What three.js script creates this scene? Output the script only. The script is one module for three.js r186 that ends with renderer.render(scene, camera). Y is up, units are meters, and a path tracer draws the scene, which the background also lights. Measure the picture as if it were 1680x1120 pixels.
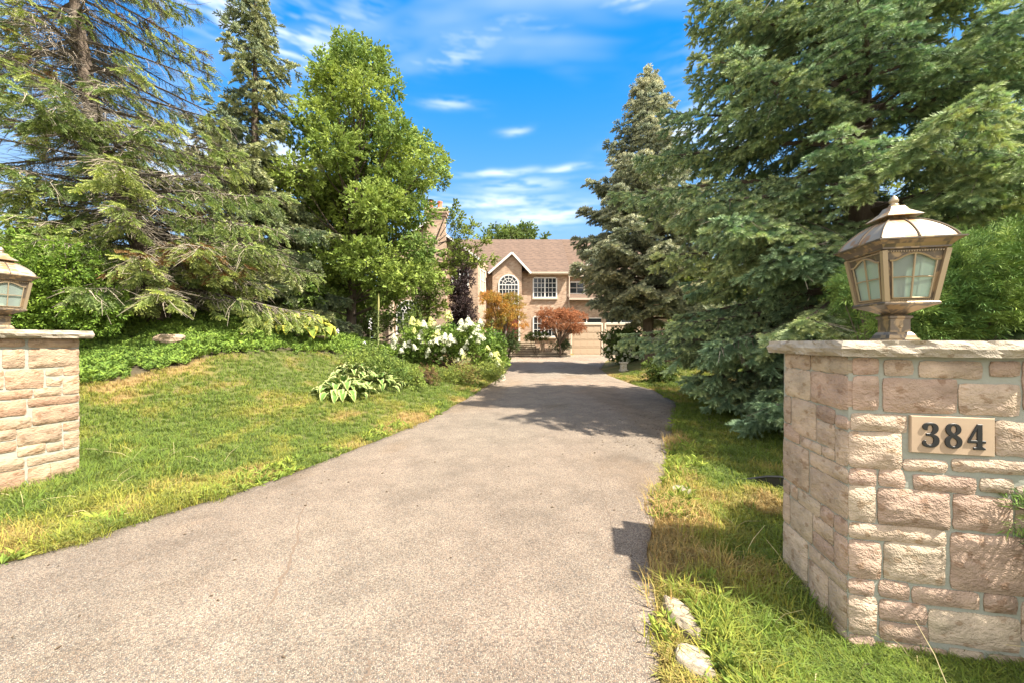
import * as THREE from 'three';
import { FontLoader } from 'three/addons/loaders/FontLoader.js';
import { TextGeometry } from 'three/addons/geometries/TextGeometry.js';

// ---------------------------------------------------------------- camera, exposure, sun
const F = 620, H = 1.5;                       // focal length in photograph pixels, eye height
const scene = new THREE.Scene();
const camera = new THREE.PerspectiveCamera(2 * Math.atan(560 / F) * 180 / Math.PI, 1680 / 1120, 0.05, 3000);
camera.position.set(0, H, 0);
camera.lookAt(0, H, -10);
camera.updateMatrixWorld();
const renderer = new THREE.WebGLRenderer();
renderer.toneMapping = THREE.LinearToneMapping;
renderer.toneMappingExposure = 3.2;
renderer.shadowMap.enabled = true;
const SUN = new THREE.Vector3(0.895, 1.5, 0.5).normalize();
const sun = new THREE.DirectionalLight(new THREE.Color(1.0, 0.93, 0.80), 4.7);
sun.position.copy(SUN).multiplyScalar(80);
sun.castShadow = true;
sun.shadow.radius = 1.5;
sun.shadow.mapSize.set(4096, 4096);
Object.assign(sun.shadow.camera, { left: -45, right: 45, top: 45, bottom: -45, near: 1, far: 250 });
scene.add(sun, sun.target);

// ---------------------------------------------------------------- helpers
const R = (seed) => { let a = seed >>> 0; return () => { a = (a + 0x6D2B79F5) | 0; let t = Math.imul(a ^ (a >>> 15), 1 | a); t = (t + Math.imul(t ^ (t >>> 7), 61 | t)) ^ t; return ((t ^ (t >>> 14)) >>> 0) / 4294967296; }; };
const clamp = (x, a = 0, b = 1) => Math.min(b, Math.max(a, x));
const mix = (a, b, t) => a + (b - a) * t;
const sstep = (a, b, x) => { const t = clamp((x - a) / (b - a)); return t * t * (3 - 2 * t); };
const hash = (x, y, z) => { let h = Math.imul(x, 374761393) ^ Math.imul(y, 668265263) ^ Math.imul(z, 2147483647 - 1274126177); h = Math.imul(h ^ (h >>> 13), 1274126177); return ((h ^ (h >>> 16)) >>> 0) / 4294967296; };
function vnoise(x, y, z = 0, per = 0) {
  const xi = Math.floor(x), yi = Math.floor(y), zi = Math.floor(z), w = (v) => per ? ((v % per) + per) % per : v;
  const f = (t) => t * t * t * (t * (t * 6 - 15) + 10), u = f(x - xi), v = f(y - yi), s = f(z - zi);
  const c = (i, j, k) => hash(w(xi + i), w(yi + j), zi + k);
  const a = mix(mix(c(0, 0, 0), c(1, 0, 0), u), mix(c(0, 1, 0), c(1, 1, 0), u), v);
  if (s === 0) return a;
  return mix(a, mix(mix(c(0, 0, 1), c(1, 0, 1), u), mix(c(0, 1, 1), c(1, 1, 1), u), v), s);
}
function fbm(x, y, z = 0, oct = 4, per = 0) { let s = 0, a = 0.5, n = 0; for (let i = 0; i < oct; i++) { s += a * vnoise(x, y, z + i * 17, per); n += a; a *= 0.5; x *= 2; y *= 2; if (z % 1) z *= 2; per *= 2; } return s / n; }
const V = (x, y, z) => new THREE.Vector3(x, y, z);
const col = (r, g, b) => new THREE.Color().setRGB(r, g, b);
const UP = V(0, 1, 0);
const counts = {};
function num(n) { const k = counts[n] = (counts[n] || 0) + 1; return k === 1 ? n : `${n}_${String(k - 1).padStart(3, '0')}`; }
class MB {                                    // collects triangles; geo() makes one geometry of them
  constructor() { this.p = []; this.t = []; this.c = []; this.i = []; this.hasC = false; this.cur = [1, 1, 1]; }
  get n() { return this.p.length / 3; }
  color(r, g, b) { this.cur = [r, g, b]; this.hasC = true; return this; }
  v(x, y, z, u = 0, w = 0) { this.p.push(x, y, z); this.t.push(u, w); this.c.push(...this.cur); return this.n - 1; }
  tri(a, b, c) { this.i.push(a, b, c); }
  quad(a, b, c, d) { this.i.push(a, b, c, a, c, d); }
  face(pts, s = 1) {                          // flat polygon (fan), uv in metres on its own plane
    const o = pts[0], e = pts[1].clone().sub(o).normalize(), n = e.clone().cross(pts[pts.length - 1].clone().sub(o)).normalize(), f = n.clone().cross(e), hor = Math.abs(n.y) < 0.95;
    const ex = hor ? V(0, 1, 0).cross(n).normalize() : e, ey = hor ? n.clone().cross(ex) : f;
    const k = pts.map((q) => this.v(q.x, q.y, q.z, q.dot(ex) * s, q.dot(ey) * s));
    for (let j = 1; j < k.length - 1; j++) this.tri(k[0], k[j], k[j + 1]);
  }
  box(x0, y0, z0, x1, y1, z1) {
    const q = (x, y, z) => V(x, y, z);
    this.face([q(x0, y0, z1), q(x1, y0, z1), q(x1, y1, z1), q(x0, y1, z1)]); this.face([q(x1, y0, z0), q(x0, y0, z0), q(x0, y1, z0), q(x1, y1, z0)]);
    this.face([q(x1, y0, z1), q(x1, y0, z0), q(x1, y1, z0), q(x1, y1, z1)]); this.face([q(x0, y0, z0), q(x0, y0, z1), q(x0, y1, z1), q(x0, y1, z0)]);
    this.face([q(x0, y1, z1), q(x1, y1, z1), q(x1, y1, z0), q(x0, y1, z0)]); this.face([q(x0, y0, z0), q(x1, y0, z0), q(x1, y0, z1), q(x0, y0, z1)]);
    return this;
  }
  prism(poly, z0, z1) {                       // polygon of [x, y], counter-clockwise, swept from z0 (back) to z1 (front)
    const f = poly.map(([x, y]) => V(x, y, z1)), b = poly.map(([x, y]) => V(x, y, z0));
    this.face(f); this.face(b.slice().reverse());
    for (let k = 0; k < f.length; k++) { const m = (k + 1) % f.length; this.face([b[k], b[m], f[m], f[k]]); }
    return this;
  }
  bar(a, b, w, h, up = UP) {                  // box along a to b
    const d = b.clone().sub(a).normalize(); let s = d.clone().cross(up); if (s.lengthSq() < 1e-6) s = V(1, 0, 0); s.normalize().multiplyScalar(w / 2); const u = s.clone().cross(d).normalize().multiplyScalar(h / 2);
    const r = [[-1, -1], [1, -1], [1, 1], [-1, 1]].map(([i, j]) => s.clone().multiplyScalar(i).addScaledVector(u, j)), A = r.map((o) => a.clone().add(o)), B = r.map((o) => b.clone().add(o));
    for (let k = 0; k < 4; k++) { const m = (k + 1) % 4; this.face([A[k], A[m], B[m], B[k]]); } this.face([A[3], A[2], A[1], A[0]]); this.face(B); return this;
  }
  tube(pts, rad, seg = 5, vs = 1) {
    let prev = null, n0 = V(0.3, 0.2, 0.9), len = 0;
    for (let k = 0; k < pts.length; k++) {
      const d = pts[Math.min(k + 1, pts.length - 1)].clone().sub(pts[Math.max(k - 1, 0)]).normalize();
      n0 = n0.clone().addScaledVector(d, -n0.dot(d)); if (n0.lengthSq() < 1e-4) n0 = V(1, 0.1, 0).addScaledVector(d, -d.x); n0.normalize(); const b = d.clone().cross(n0), r = typeof rad === 'number' ? rad : rad[k];
      if (k) len += pts[k].distanceTo(pts[k - 1]);
      const ring = []; for (let j = 0; j <= seg; j++) { const a = j / seg * 6.28318, x = Math.cos(a) * r, y = Math.sin(a) * r; ring.push(this.v(pts[k].x + n0.x * x + b.x * y, pts[k].y + n0.y * x + b.y * y, pts[k].z + n0.z * x + b.z * y, j / seg, len * vs)); }
      if (prev) for (let j = 0; j < seg; j++) this.quad(prev[j], prev[j + 1], ring[j + 1], ring[j]);
      prev = ring;
    }
    return this;
  }
  geo(smooth) {
    const g = new THREE.BufferGeometry(); g.setAttribute('position', new THREE.Float32BufferAttribute(this.p, 3)); g.setAttribute('uv', new THREE.Float32BufferAttribute(this.t, 2));
    if (this.hasC) g.setAttribute('color', new THREE.Float32BufferAttribute(this.c, 3));
    g.setIndex(this.i); if (smooth) g.computeVertexNormals(); return g;
  }
  mesh(name, mat, parent, smooth) { const m = new THREE.Mesh(this.geo(smooth), mat); m.name = name; if (parent) { const o = parent.userData.base; if (o) m.position.copy(o).negate(); parent.add(m); } return m; }
}
// a thing: Group at its base; parts are given in world coordinates and shifted by userData.base (removed at the end)
function thing(name, label, category, p, group) { const g = new THREE.Group(); g.name = num(name); g.position.copy(p); g.userData = { label, category, base: p.clone() }; if (group) g.userData.group = group; scene.add(g); return g; }
function struct(m, name) { m.name = name; m.userData = { kind: 'structure' }; scene.add(m); return m; }
function inst(name, geo, mat, list, parent, kind) {
  const m = new THREE.InstancedMesh(geo, mat, list.length), o = parent && parent.userData.base ? new THREE.Matrix4().makeTranslation(-parent.userData.base.x, -parent.userData.base.y, -parent.userData.base.z) : null;
  list.forEach((e, k) => { m.setMatrixAt(k, o ? o.clone().multiply(e.m) : e.m); if (e.c) m.setColorAt(k, e.c); });
  m.name = name; if (kind) m.userData.kind = kind; (parent || scene).add(m); return m;
}
function frame(pos, x, y, s, sz = 1) {        // matrix whose x axis is x and whose y axis is near y
  const X = x.clone().normalize(), Z = X.clone().cross(y); if (Z.lengthSq() < 1e-6) Z.set(0, 0, 1); Z.normalize(); const Y = Z.clone().cross(X);
  return new THREE.Matrix4().makeBasis(X.multiplyScalar(s), Y.multiplyScalar(s), Z.multiplyScalar(s * sz)).setPosition(pos);
}
function tex(n, fn, srgb, rep) {
  const d = new Uint8Array(n * n * 4);
  for (let j = 0; j < n; j++) for (let i = 0; i < n; i++) { const c = fn(i / n, j / n), k = (j * n + i) * 4; for (let q = 0; q < 3; q++) d[k + q] = clamp(Math.round((srgb ? (c[q] <= 0.0031308 ? c[q] * 12.92 : 1.055 * Math.pow(Math.max(c[q], 0), 1 / 2.4) - 0.055) : c[q]) * 255), 0, 255); d[k + 3] = 255; }
  const t = new THREE.DataTexture(d, n, n); t.wrapS = t.wrapT = THREE.RepeatWrapping; t.magFilter = THREE.LinearFilter; t.minFilter = THREE.LinearMipmapLinearFilter; t.generateMipmaps = true; if (srgb) t.colorSpace = THREE.SRGBColorSpace; if (rep) t.repeat.set(rep, rep); t.needsUpdate = true; return t;
}
const std = (o) => new THREE.MeshStandardMaterial({ roughness: 0.85, ...o });
const leafMat = (r = 0.55, t = 0.35) => new THREE.MeshPhysicalMaterial({ color: 0xffffff, vertexColors: true, roughness: 0.97, transmission: t, thickness: 0, side: THREE.DoubleSide, specularIntensity: 0.5 });

// ---------------------------------------------------------------- sky
{
  const W = 2048, HH = 1024, d = new Float32Array(W * HH * 4);
  const streak = [[-4, 39, 16, 2.2, 0.2], [-9.5, 36.5, 9, 1.5, 0.3], [-34, 36, 18, 4, 0.5], [19.5, 41, 7, 1.6, 0.6], [-2, 23.8, 8, 0.6, 0.45], [1, 22, 9, 1.3, 0.34], [8, 24.2, 5, 0.6, 0.4], [-4, 19.8, 13, 1.8, 0.5], [4, 18.2, 14, 2.0, 0.45], [0.6, 29, 3, 0.6, 0.3], [-10, 12, 12, 1.4, 0.5], [-38, 20, 16, 5, 0.8], [27, 25, 12, 4, 0.6], [-9.5, 31.5, 5, 0.8, 0.3], [-25, 29, 8, 2.5, 0.35], [40, 35, 16, 5, 0.5]];
  for (let j = 0; j < HH; j++) {
    const el = ((j + 0.5) / HH - 0.5) * Math.PI, sy = Math.sin(el), e = el * 180 / Math.PI;
    for (let i = 0; i < W; i++) {
      const az = ((i + 0.5) / W - 0.5) * 2 * Math.PI, x = Math.cos(az) * Math.cos(el), z = Math.sin(az) * Math.cos(el), k = (j * W + i) * 4;
      if (e <= 0) { d[k] = 0.13; d[k + 1] = 0.13; d[k + 2] = 0.1; d[k + 3] = 1; continue; }
      const h = Math.pow(1 - sstep(0, 46, e), 1.35);
      let r = mix(0.003, 0.175, Math.pow(h, 1.25)), g = mix(0.112, 0.265, h), b = mix(0.345, 0.375, h);
      const q = 1 / (sy + 0.12), wx = x * q * 1.1, wz = z * q * 3.2, bend = 1.4 * fbm(x * q * 0.6, z * q * 0.6, 3, 3);
      let c = sstep(0.5, 0.86, fbm(wx + bend, wz - bend * 0.6 + 9, 5, 5)) * 0.75;
      const a = Math.atan2(x, -z) * 180 / Math.PI;   // degrees right of the view
      const view = 1 - sstep(46, 85, Math.abs(a));
      c *= mix(1, 0.28, view);
      c = Math.max(c, (1 - view) * (0.62 + 0.5 * fbm(wx * 1.2, wz * 0.5, 8, 4)));  // unseen cloud veil added around the sides and behind, to brighten the shadows
      if (Math.abs(a) < 80) for (const [sa, se, la, le, am] of streak) { const da = (a - sa) / la, de = (e - se - 0.06 * (a - sa) - 1.3 * le * (fbm(a * 0.15, se, 2, 3) - 0.5)) / le; if (Math.abs(da) < 2 && Math.abs(de) < 2.5) c = Math.max(c, am * Math.exp(-da * da * 2 - de * de * 2) * sstep(0.2, 0.72, fbm(a * 0.3 + sa, e * 2.2, 4, 4))); }
      c = clamp(c, 0, 0.9);
      d[k] = mix(r, 0.68, c); d[k + 1] = mix(g, 0.66, c); d[k + 2] = mix(b, 0.63, c); d[k + 3] = 1;
    }
  }
  const t = new THREE.DataTexture(d, W, HH, THREE.RGBAFormat, THREE.FloatType); t.mapping = THREE.EquirectangularReflectionMapping; t.magFilter = t.minFilter = THREE.LinearFilter; t.needsUpdate = true;
  scene.background = t; scene.environment = t;
}

// ---------------------------------------------------------------- terrain
const P = (px, py, d) => V((px - 840) / F * d, H - (py - 560) / F * d, -d);   // the point seen at a photograph pixel, d metres ahead
const LEFT = [[-9, 0.2], [-6, 1.2], [-4.6, 1.9], [-3.38, 2.49], [-3.13, 2.73], [-2.97, 3.12], [-2.61, 3.68], [-2.34, 4.27], [-2.02, 5.22], [-1.52, 6.74], [-1.1, 9.03], [-0.75, 11.6], [-0.32, 14.8], [-0.13, 19.4], [-0.35, 25.8], [-0.9, 28.6], [-1.4, 31.2]];
const RIGHT = [[3.4, -3], [1.6, 0.2], [0.72, 1.3], [0.645, 1.67], [0.79, 2.08], [0.97, 2.67], [1.3, 3.35], [1.86, 4.47], [2.69, 6.28], [3.72, 8.6], [3.98, 10.6], [3.8, 11.9], [3.75, 14.8], [4.1, 17.5], [6.1, 24.5], [9, 28], [14, 31.2]];
const along = (L, d) => { if (d <= L[0][1]) return L[0][0]; for (let k = 1; k < L.length; k++) if (d <= L[k][1]) { const a = L[k - 1], b = L[k]; return mix(a[0], b[0], (d - a[1]) / (b[1] - a[1])); } return L[L.length - 1][0]; };
function distTo(L, x, d) { let m = 1e9; for (let k = 1; k < L.length; k++) { const [ax, ad] = L[k - 1], [bx, bd] = L[k], ux = bx - ax, ud = bd - ad, t = clamp(((x - ax) * ux + (d - ad) * ud) / (ux * ux + ud * ud)), dx = x - ax - t * ux, dd = d - ad - t * ud; m = Math.min(m, dx * dx + dd * dd); } return Math.sqrt(m); }
const grade = (d) => 0.0129 * clamp(d, 0, 60);
function edge(x, d) {                         // signed distance to the driveway: negative on it; side -1 left, 1 right
  if (d > 31.2) return [d - 31.2 + 1, x < 5 ? -1 : 1];
  const l = along(LEFT, d), r = along(RIGHT, d), in_ = x > l && x < r, a = distTo(LEFT, x, d), b = distTo(RIGHT, x, d);
  return [in_ ? -Math.min(a, b) : Math.min(a, b), x < (l + r) / 2 ? -1 : 1];
}
function ground(x, z) {
  const d = -z, g = grade(d);
  if (d > 33) return mix(g, 0.5 + 1.2 * fbm(x * 0.03, z * 0.03, 1, 2), sstep(40, 120, d));
  if (d < -2) return 0;
  const [e, side] = edge(x, d);
  if (e < 0) return g - 0.02 - 0.06 * Math.min(1, -e / 0.25);
  let h = g - 0.02 + 0.025 * Math.min(1, e / 0.3) + 0.05 * (fbm(x * 1.1, z * 1.1, 2, 3) - 0.5) * Math.min(1, e);
  if (side < 0) {
    const f = clamp(0.06 + 0.03 * (d - 3.9), 0.05, 0.27), cap = mix(1.35, 0.5, sstep(17, 27, d));
    let hl = f * e * e / (e + 0.5); hl = hl / Math.pow(1 + Math.pow(hl / cap, 4), 0.25);
    const m = 0.85 * Math.exp(-(((x + 8.4) / 3.4) ** 2) - ((d - 11) / 3.4) ** 2) * sstep(2.6, 5.5, e);
    h += hl + m;
  } else h += 0.03 * Math.min(e, 3) - 0.085 * sstep(0.1, 0.7, e) * (1 - sstep(2.6, 4, d)) + 0.36 * sstep(0.2, 2.2, e) * sstep(11, 16, d) * (1 - sstep(20, 27, d));
  return h;
}
const G = (x, d, up = 0) => V(x, ground(x, -d) + up, -d);
const GP = (px, d, up = 0) => G((px - 840) / F * d, d, up);
// dry patches of the lawn, 0 lush to 1 straw
function dry(x, d) { const e = edge(x, d)[0]; let p = sstep(0.5, 0.78, fbm(x * 0.6 + 3, d * 0.6, 1, 5)) * 0.8 + 0.45 * sstep(0.56, 0.8, fbm(x * 2.1, d * 2.1 + 5, 2, 3)); p += 0.75 * (1 - sstep(0.05, 0.75, e)) * sstep(0.48, 0.62, fbm(x * 1.7 + 9, d * 1.7, 4, 3)); return clamp(p); }
const bed = (x, d) => { const e = edge(x, d)[0], y = 5.35 + 0.28 * (d - 8) * -1 + 0.5 * (fbm(x * 0.5, d * 0.5, 7, 2) - 0.5); return x < 0 && d > 4.8 ? sstep(-0.2, 0.2, e - Math.max(3.55, y) + 0.62 + 0.5 * (fbm(x * 1.6, d * 1.6, 4, 3) - 0.5) - 1.2 * (1 - sstep(4.8, 6.2, d))) : 0; };
{
  const xs = [], zs = [];
  const grow = (a, s0, k, end, out) => { let s = s0; while (Math.abs(a) < Math.abs(end)) { out.push(a); s *= k; a += s * Math.sign(end - a + 1e-9); } out.push(end); };
  const L = [], Rr = []; grow(-12, 0.3, 1.22, -900, L); grow(10, 0.3, 1.22, 900, Rr); for (let x = -11.8; x < 9.9; x += 0.2) xs.push(x);
  xs.unshift(...L.reverse()); xs.push(...Rr);
  const N = [], S = []; grow(18, 0.3, 1.15, 1200, N); grow(-1.6, 0.5, 1.5, -60, S); for (let d = -1.2; d < 17.9; d += 0.2) zs.push(d);
  zs.unshift(...S.reverse()); zs.push(...N);
  const mb = new MB();
  for (const d of zs) for (const x of xs) {
    const near = d < 34 && d > -2 && Math.abs(x) < 30, q = near ? dry(x, d) : 0.4, b = near ? bed(x, d) : 0, f = 0.75 + 0.5 * fbm(x * 3, d * 3, 5, 3);
    mb.color(mix(mix(0.10, 0.27, q), 0.07, b) * f, mix(mix(0.115, 0.17, q), 0.055, b) * f, mix(mix(0.025, 0.06, q), 0.03, b) * f);
    mb.v(x, ground(x, -d), -d, x, d);
  }
  const w = xs.length; for (let j = 0; j < zs.length - 1; j++) for (let i = 0; i < w - 1; i++) mb.quad(j * w + i, j * w + i + 1, (j + 1) * w + i + 1, (j + 1) * w + i);
  const soil = tex(512, (u, v) => { const k = 0.55 + 0.9 * fbm(u * 24, v * 24, 1, 4, 24) * (0.6 + 0.8 * vnoise(u * 120, v * 120, 3, 120)); return [k * 0.8, k * 0.8, k * 0.8]; }, true);
  const m = std({ color: 0xffffff, vertexColors: true, map: soil, bumpMap: soil, bumpScale: 0.015, roughness: 1 });
  struct(mb.mesh('ground', m, null, true), 'ground');
}
// ---------------------------------------------------------------- driveway
const chips = (() => { const n = 120, r = R(5), pts = []; for (let k = 0; k < n * n; k++) pts.push([r(), r(), r(), r()]); return (u, v) => { const x = u * n, y = v * n, xi = Math.floor(x), yi = Math.floor(y); let m = 9, s = 9, w = 0; for (let j = -1; j < 2; j++) for (let i = -1; i < 2; i++) { const q = pts[((yi + j + n) % n) * n + (xi + i + n) % n], dx = xi + i + q[0] - x, dy = yi + j + q[1] - y, D = dx * dx + dy * dy; if (D < m) { s = m; m = D; w = q; } else if (D < s) s = D; } return [Math.sqrt(s) - Math.sqrt(m), w[2], w[3]]; }; })();
let driveway;
{
  const mb = new MB(), rows = [], CROSS = 34, ds = []; for (let d = -2.9; d < 31.15; d += d < 12 ? 0.12 : 0.3) ds.push(d); ds.push(31.15);
  const rnd = R(11);
  for (const d of ds) {
    const wob = (s) => 0.05 * (fbm(d * 2.2, s, 1, 3) - 0.5) * 2;
    const l = along(LEFT, Math.max(d, 0.2)) + wob(3) - (d < 0.2 ? 12 * (0.2 - d) : 0), r = along(RIGHT, d) + wob(9), row = [];
    for (let k = 0; k <= CROSS; k++) {
      const t = k / CROSS, x = mix(l, r, t), crown = 0.03 * (1 - (2 * t - 1) ** 2) * sstep(0, 4, d);
      const stain = fbm(x * 0.7, d * 0.45, 2, 4), pink = fbm(x * 0.5 + 7, d * 0.25, 4, 3), spot = sstep(0.6, 0.72, fbm(x * 3.4, d * 2.6, 6, 4)), rust = sstep(0.56, 0.7, fbm(x * 1.3 + 4, d * 0.5, 12, 5)), f = (0.84 + 0.36 * stain - 0.16 * spot) * (1 - 0.12 * rust);
      mb.color(f * mix(0.97, 1.09, pink) * (1 + 0.06 * rust), f * mix(1.0, 0.965, pink), f * mix(0.98, 0.92, pink) * (1 - 0.08 * rust));
      row.push(mb.v(x, grade(d) + crown + 0.004, -d, x / 0.9, d / 0.9));
    }
    for (const [a, x] of [[0, l], [1, r]]) { const q = mb.v(x, grade(d) - 0.09, -d, x / 0.9, d / 0.9 + 0.1); a ? row.push(q) : row.unshift(q); }
    rows.push(row);
  }
  for (let j = 0; j < rows.length - 1; j++) for (let i = 0; i < rows[0].length - 1; i++) mb.quad(rows[j][i], rows[j][i + 1], rows[j + 1][i + 1], rows[j + 1][i]);
  const map = tex(1024, (u, v) => { const [e, a, b] = chips(u, v), g = sstep(0.02, 0.22, e), n = 0.8 + 0.4 * fbm(u * 6, v * 6, 1, 4, 6); const c = a < 0.16 ? [0.13, 0.10, 0.075] : a < 0.45 ? [0.295, 0.24, 0.178] : a < 0.7 ? [0.255, 0.19, 0.135] : a < 0.88 ? [0.355, 0.303, 0.233] : [0.20, 0.168, 0.132]; const k = n * (0.85 + 0.3 * b); return c.map((q) => k * mix(0.12, q, g)); }, true);
  const bump = tex(1024, (u, v) => { const [e, a] = chips(u, v), k = sstep(0, 0.4, e) * (0.5 + 0.5 * a); return [k, k, k]; });
  driveway = struct(mb.mesh('driveway', std({ vertexColors: true, map, bumpMap: bump, bumpScale: 0.006, roughness: 0.92 }), null, true), 'driveway');
  // cracks: thin broken strips where grit and tar have opened
  const cr = (pts, w, seed) => { const m = new MB(), r = R(seed), fine = []; for (let k = 0; k < pts.length - 1; k++) for (let q = 0; q < 7; q++) { const t = q / 7; fine.push([mix(pts[k][0], pts[k + 1][0], t) + (r() - 0.5) * 0.03, mix(pts[k][1], pts[k + 1][1], t)]); } let pv = null; fine.forEach(([x, d], k) => { const ww = w * (0.3 + r()) * Math.sin(Math.PI * (k + 0.6) / (fine.length + 0.5)), l = along(LEFT, d), rr = along(RIGHT, d), t = clamp((x - l) / (rr - l)), y = grade(d) + 0.03 * (1 - (2 * t - 1) ** 2) * sstep(0, 4, d) + 0.006, a = m.v(x - ww, y, -d), b = m.v(x + ww, y, -d); if (pv) m.quad(pv[0], pv[1], b, a); pv = [a, b]; }); m.mesh('crack', std({ color: col(0.14, 0.10, 0.072), roughness: 1 }), driveway); };
  const gd = (px, py) => { const d = 930 / (py - 552); return [(px - 840) / F * d, d]; };
  cr([gd(512, 812), gd(492, 850), gd(487, 890), gd(470, 940), gd(440, 1000), gd(400, 1060)], 0.009, 3);
  cr([gd(603, 1072), gd(605, 1095), gd(600, 1120), [-0.8, 1.5]], 0.008, 5);
  cr([gd(700, 720), gd(640, 760), gd(600, 800)], 0.003, 8); cr([gd(492, 850), gd(455, 880), gd(400, 895)], 0.003, 9); cr([gd(990, 760), gd(985, 800), gd(1000, 850), gd(1010, 900)], 0.003, 12); cr([gd(60, 990), gd(150, 960), gd(260, 905), gd(330, 880)], 0.003, 14);
}
// ---------------------------------------------------------------- gate pillars
const rockBump = tex(512, (u, v) => { const a = 1 - Math.abs(2 * fbm(u * 7, v * 11, 1, 5, 0) - 1); const b = fbm(u * 8, v * 16, 3, 5, 8), k = 0.55 * b + 0.3 * fbm(u * 40, v * 60, 5, 3, 40) + 0.15 * vnoise(u * 128, v * 128, 2, 128); return [k, k, k]; });
const rockMap = tex(512, (u, v) => { const a = fbm(u * 6, v * 12, 2, 5, 6), b = fbm(u * 20, v * 36, 6, 4, 20), s = sstep(0.64, 0.78, fbm(u * 14, v * 18, 9, 4, 14)); const k = 0.72 + 0.35 * a + 0.3 * (b - 0.5); return [k * mix(1, 0.72, s), k * mix(0.98, 0.64, s), k * mix(0.95, 0.55, s)]; }, true);
const stoneMat = std({ vertexColors: true, map: rockMap, bumpMap: rockBump, bumpScale: 0.015, roughness: 0.95 });
const mortarBump = tex(256, (u, v) => { const k = fbm(u * 30, v * 30, 1, 4, 30); return [k, k, k]; });
const mortarMat = std({ color: col(0.31, 0.315, 0.265), bumpMap: mortarBump, bumpScale: 0.004, roughness: 1 });
function stoneGeo(w, h, O, T, N, s0, y0, rnd, base) {
  s0 -= 0.0025; y0 -= 0.0025; w += 0.005; h += 0.005; const mb = new MB(), nx = clamp(Math.round(w / 0.028), 3, 18), ny = clamp(Math.round(h / 0.028), 3, 12), ou = rnd() * 9, ov = rnd() * 9, A = rnd() * 50, g = [], rough = 0.006 + 0.014 * rnd();
  const tone = rnd(), c = base || (tone < 0.4 ? [0.52, 0.405, 0.31] : tone < 0.75 ? [0.49, 0.355, 0.277] : [0.53, 0.43, 0.33]), f = 0.88 + 0.2 * rnd();
  const put = (u, v, n) => mb.v(O.x + T.x * (s0 + u) + N.x * n, y0 + v, O.z + T.z * (s0 + u) + N.z * n, (u + ou) / 0.6, (v + ov) / 0.6);
  for (let j = 0; j <= ny; j++) { const r = []; for (let i = 0; i <= nx; i++) {
    let u = i / nx * w, v = j / ny * h; const e = Math.min(u, w - u, v, h - v), q = 1 - sstep(0, 0.02, e), k = sstep(0, 0.009, e);
    const cu = Math.min(u, w - u), cv = Math.min(v, h - v);
    if (cu < 0.01 && cv < 0.01) { u += (u < w / 2 ? 1 : -1) * 0.005; v += (v < h / 2 ? 1 : -1) * 0.004; }
    u += q * 0.009 * (fbm((s0 + u) * 22 + A, (y0 + v) * 22, 1, 2) - 0.5); v += q * 0.012 * (fbm((s0 + u) * 18, (y0 + v) * 18 + A, 3, 2) - 0.5);
    const pl = fbm(u * 9 + A, v * 26 + A, 2, 3), n = 0.005 + k * (0.007 + rough * Math.abs(2 * pl - 0.85) + 0.009 * (fbm(u * 34 + A, v * 60, 4, 3) - 0.4));
    const t = 0.9 + 0.24 * (fbm(u * 6 + A, v * 9, 6, 3) - 0.5) * 2; mb.color(c[0] * f * t, c[1] * f * t * (0.97 + 0.06 * pl), c[2] * f * t);
    r.push(put(u, v, n)); } g.push(r); }
  for (let j = 0; j < ny; j++) for (let i = 0; i < nx; i++) mb.quad(g[j][i], g[j][i + 1], g[j + 1][i + 1], g[j + 1][i]);
  const ring = []; for (let i = 0; i <= nx; i++) ring.push(g[0][i]); for (let j = 1; j <= ny; j++) ring.push(g[j][nx]); for (let i = nx - 1; i >= 0; i--) ring.push(g[ny][i]); for (let j = ny - 1; j > 0; j--) ring.push(g[j][0]);
  const back = ring.map((k) => { const b = mb.n; mb.cur = [mb.c[k * 3] * 0.9, mb.c[k * 3 + 1] * 0.9, mb.c[k * 3 + 2] * 0.9]; mb.v(mb.p[k * 3] - N.x * 0.04, mb.p[k * 3 + 1], mb.p[k * 3 + 2] - N.z * 0.04, mb.t[k * 2] + 0.02, mb.t[k * 2 + 1] + 0.02); return b; });
  const front = ring.map((k) => { mb.cur = [mb.c[k * 3], mb.c[k * 3 + 1], mb.c[k * 3 + 2]]; return mb.v(mb.p[k * 3], mb.p[k * 3 + 1], mb.p[k * 3 + 2], mb.t[k * 2], mb.t[k * 2 + 1]); });
  for (let k = 0; k < ring.length; k++) { const m = (k + 1) % ring.length; mb.quad(front[k], back[k], back[m], front[m]); }
  return mb;
}
const dir2 = (a, b) => V(a, 0, -b).normalize();
class Face { constructor(O, T) { this.O = O; this.T = T; this.N = T.clone().cross(UP); }
  s(px) { const t = (px - 840) / F, d = -this.O.z, td = -this.T.z; return (t * d - this.O.x) / (this.T.x - t * td); }
  y(px, py) { const d = -this.O.z - this.T.z * this.s(px); return H - (py - 560) / F * d; } }
function stone(pillar, f, s0, s1, y0, y1, rnd, base) { stoneGeo(s1 - s0, y1 - y0, f.O, f.T, f.N, s0, y0, rnd, base).mesh('stone', stoneMat, pillar, true); }
function ashlar(pillar, f, len, y0, y1, rnd) { let y = y0; while (y < y1 - 0.05) { let h = 0.07 + 0.11 * rnd(); if (y + h > y1 - 0.06) h = y1 - y; let s = 0.004; while (s < len - 0.05) { let w = 0.13 + 0.25 * rnd(); if (s + w > len - 0.1) w = len - s - 0.004; stone(pillar, f, s, s + w - 0.012, y + 0.005, y + h - 0.007, rnd); s += w; } y += h; } }
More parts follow.
